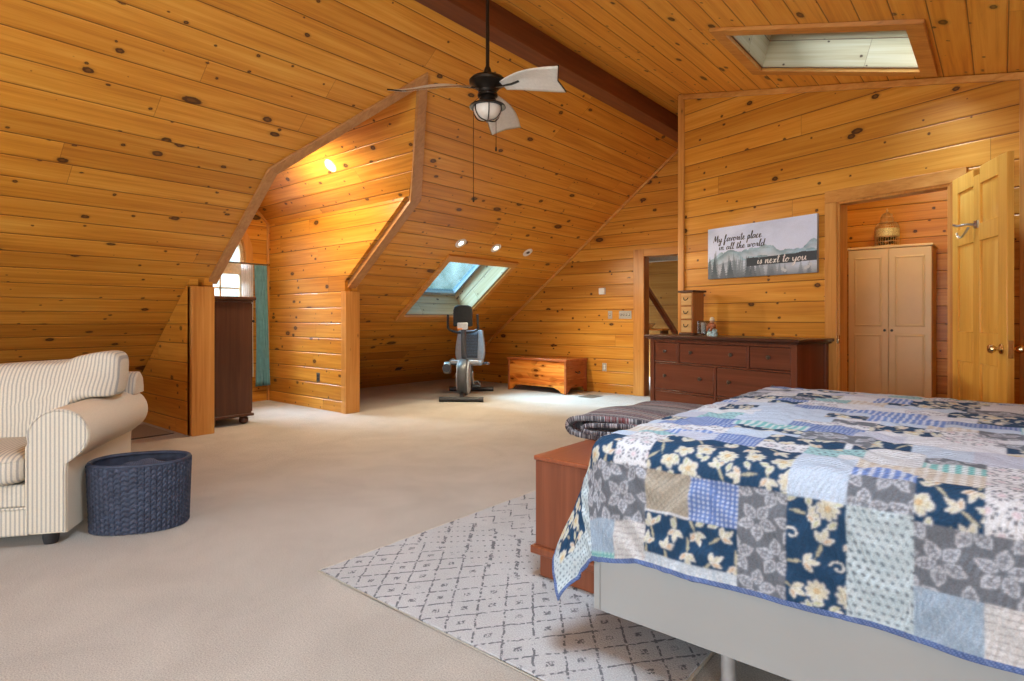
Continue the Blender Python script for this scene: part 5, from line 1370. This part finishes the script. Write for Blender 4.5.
for k in range(3):
    phi = math.radians((9, 127, 247)[k])           # measured from the view direction
    ang = math.atan2(.768 * math.cos(phi) + .64 * math.sin(phi), .768 * math.sin(phi) - .64 * math.cos(phi))
    e = Vector((math.cos(ang), math.sin(ang), 0)); n_ = Vector((-math.sin(ang), math.cos(ang), 0)); R0, R1_ = .14, .60
    def bp_(u, w, e=e, n_=n_):
        r = R0 + (R1_ - R0) * u
        lead, trail = .045 + .04 * math.sin(u * PI * .6), -(.04 + .10 * math.sin(min(1, u * 1.05) * PI * .55))
        w_ = lead + (trail - lead) * w
        r += (.05 * (1 - abs(2 * w - 1)) * -.7 + .08 * w) * u ** 3
        zz = -.012 - .34 * w_ + .05 * math.sin(u * PI) * (1 - abs(2 * w - 1)) * .5 - .10 * u ** 1.3
        return e * r + n_ * w_ + Vector((0, 0, zz))
    G_ = [[bp_(i / 20, j / 10) for j in range(11)] for i in range(21)]
    bo_ = MB().grid(G_).build('blade', M_canvasfab, FN, recalc=False, smooth=80)
    md = bo_.modifiers.new('s', 'SOLIDIFY'); md.thickness = .006
    MB().tube([bp_(i / 20, 0) for i in range(21)], .006, 6).build('leading_rod', wood('rod_wood', 'x', (.2, .1, .04), (.28, .15, .06), (.34, .2, .09), knots=0), bo_)
    MB().tube([bp_(1, j / 10) for j in range(11)], .005, 6).build('tip_batten', M_bronze, bo_)
    MB().tube([e * .06 + Vector((0, 0, -.005)), e * .13 + Vector((0, 0, -.016)), bp_(.14, .42) + Vector((0, 0, -.008)), bp_(.30, .45) + Vector((0, 0, -.008))], .011, 8, flat=.6).build('blade_bracket', M_bronze, bo_)
v1 = Vector((.768, .64, 0))
for off, zb in ((-.10, -.78), (.06, -.42)):
    p = v1 * off * .6
    pc = MB().tube([p + Vector((0, 0, -.065)), v1 * off + Vector((0, 0, -.10)), v1 * off + Vector((0, 0, zb))], .0022, 6).build('pull_chain', M_bronze, FN)
    MB().lathe([(0, -.03), (.008, -.024), (.006, 0), (0, .004)], v1 * off + Vector((0, 0, zb)), 10).build('pull_bead', M_bronze, pc)

# ------------------------------------------------------------------ camera, light, world
cam = bpy.data.cameras.new('camera'); co_ = bpy.data.objects.new('camera', cam); COL.objects.link(co_)
co_.location = (0, 0, 1.15); co_.rotation_euler = (PI / 2, 0, math.atan2(.640, .768))
cam.sensor_width = 36; cam.lens = 588 / 1024 * 36; cam.shift_y = -22.5 / 1024; cam.clip_start = .05
S.camera = co_

def area(name, loc, dirv, sx, sy, e, col=(1, 1, 1), portal=False):
    L = bpy.data.lights.new(name, 'AREA'); L.shape = 'RECTANGLE'; L.size = sx; L.size_y = sy; L.energy = e; L.color = col
    if portal: L.cycles.is_portal = True
    o_ = bpy.data.objects.new(name, L); COL.objects.link(o_); o_.location = loc
    o_.rotation_euler = Vector(dirv).to_track_quat('-Z', 'Y').to_euler(); return o_
area('portal_dormer', (DXB + .02, WC, 1.55), (1, 0, 0), 1.0, 1.6, 1, portal=True)
area('portal_skylight_left', slp(6.05, -6.07) + SN * -.02, SN, 1.3, 1.45, 1, portal=True)
area('portal_skylight_right', (-1.03, 4.885, srz(-1.03)), -RN, 1.2, .9, 1, portal=True)
area('front_fill_light', (-2.4, YF - .3, 1.35), (0, 1, .35), 5.4, 1.9, 380, (.82, .91, 1))  # soft fill through an added opening behind the viewer
area('side_fill_light', (XR + .3, -1.2, 1.35), (-1, 0, 0), 2.6, 1.6, 60, (.82, .91, 1))  # weaker fill through an added side opening, out of view
area('near_skylight_fill', Vector((-1.03, 1.4, srz(-1.03))) + RN * .6, -RN, 1.3, 1.2, 190, (.82, .91, 1))  # fill lamp over the added skylight, brightens the bed from above
sun = bpy.data.lights.new('sun', 'SUN'); sun.energy = 34.0; sun.angle = math.radians(36); sun.color = (.68, .84, 1)
so_ = bpy.data.objects.new('sun', sun); COL.objects.link(so_); so_.rotation_euler = Vector((.66, .30, -.68)).to_track_quat('-Z', 'Y').to_euler()
# unseen dormer light, added only for its brightness
for nm in ('recessed_light',):
    for q_ in [o for o in COL.objects if o.get('label', '').startswith('recessed light in the hidden')]:
        del q_['label'], q_['category']; q_['kind'] = 'structure'
# unseen lamp added to light the closet behind the right door
cl = bpy.data.objects.new('unseen_closet_lamp', None); COL.objects.link(cl); cl.location = (-.55, 6.55, srz(-.55)); cl['kind'] = 'structure'
MB().lathe([(.10, -.005), (.10, -.02), (.085, -.05), (.05, -.07), (0, -.075)], (0, 0, 0), 24).build('shade', emit_mat('closet_bowl', (1, .85, .62), 2.0), cl)
pl = bpy.data.lights.new('closet_glow', 'POINT'); pl.energy = 32; pl.color = (1, .83, .44); pl.shadow_soft_size = .08
po_ = bpy.data.objects.new('closet_glow', pl); COL.objects.link(po_); po_.location = (-.55, 6.55, srz(-.55) - .18)
pl = bpy.data.lights.new('attic_fill_light', 'POINT'); pl.energy = 6; pl.color = (1, .80, .50); pl.shadow_soft_size = .1  # unseen lamp without fixture, added to brighten the attic space
po_ = bpy.data.objects.new('attic_fill_light', pl); COL.objects.link(po_); po_.location = (-3.2, 9.0, 2.4)

w = bpy.data.worlds.new('sky'); S.world = w; w.use_nodes = True
class _W: node_tree = w.node_tree
t = NT(_W); bg = w.node_tree.nodes['Background']
dv = t.n('ShaderNodeTexCoord').outputs['Generated']
n1 = t.noise(t.map(dv, sc=(3, 3, 9)), 2.2, 5, .6, .8); n2 = t.noise(dv, 9, 5, .7)
up = t.sep(dv)[2]
sky_c = t.ramp(n1, [(.35, (.27, .45, .54)), (.65, (.46, .66, .74))])
tree = t.ramp(n2, [(.38, (.20, .26, .22)), (.6, (.62, .68, .70))])
t.put(bg.inputs[0], t.mix(t.ss(up, .05, .45), tree, sky_c)); bg.inputs[1].default_value = 3.4

vs = S.view_settings; vs.view_transform = 'Standard'; vs.look = 'None'; vs.exposure = 0.10; vs.gamma = 1.0; vs.use_curve_mapping = False
S.render.film_transparent = False
S.cycles.use_denoising = True; S.cycles.max_bounces = 10; S.cycles.diffuse_bounces = 6; S.cycles.transparent_max_bounces = 12
S.cycles.sample_clamp_indirect = 6.0; S.cycles.caustics_reflective = False; S.cycles.caustics_refractive = False
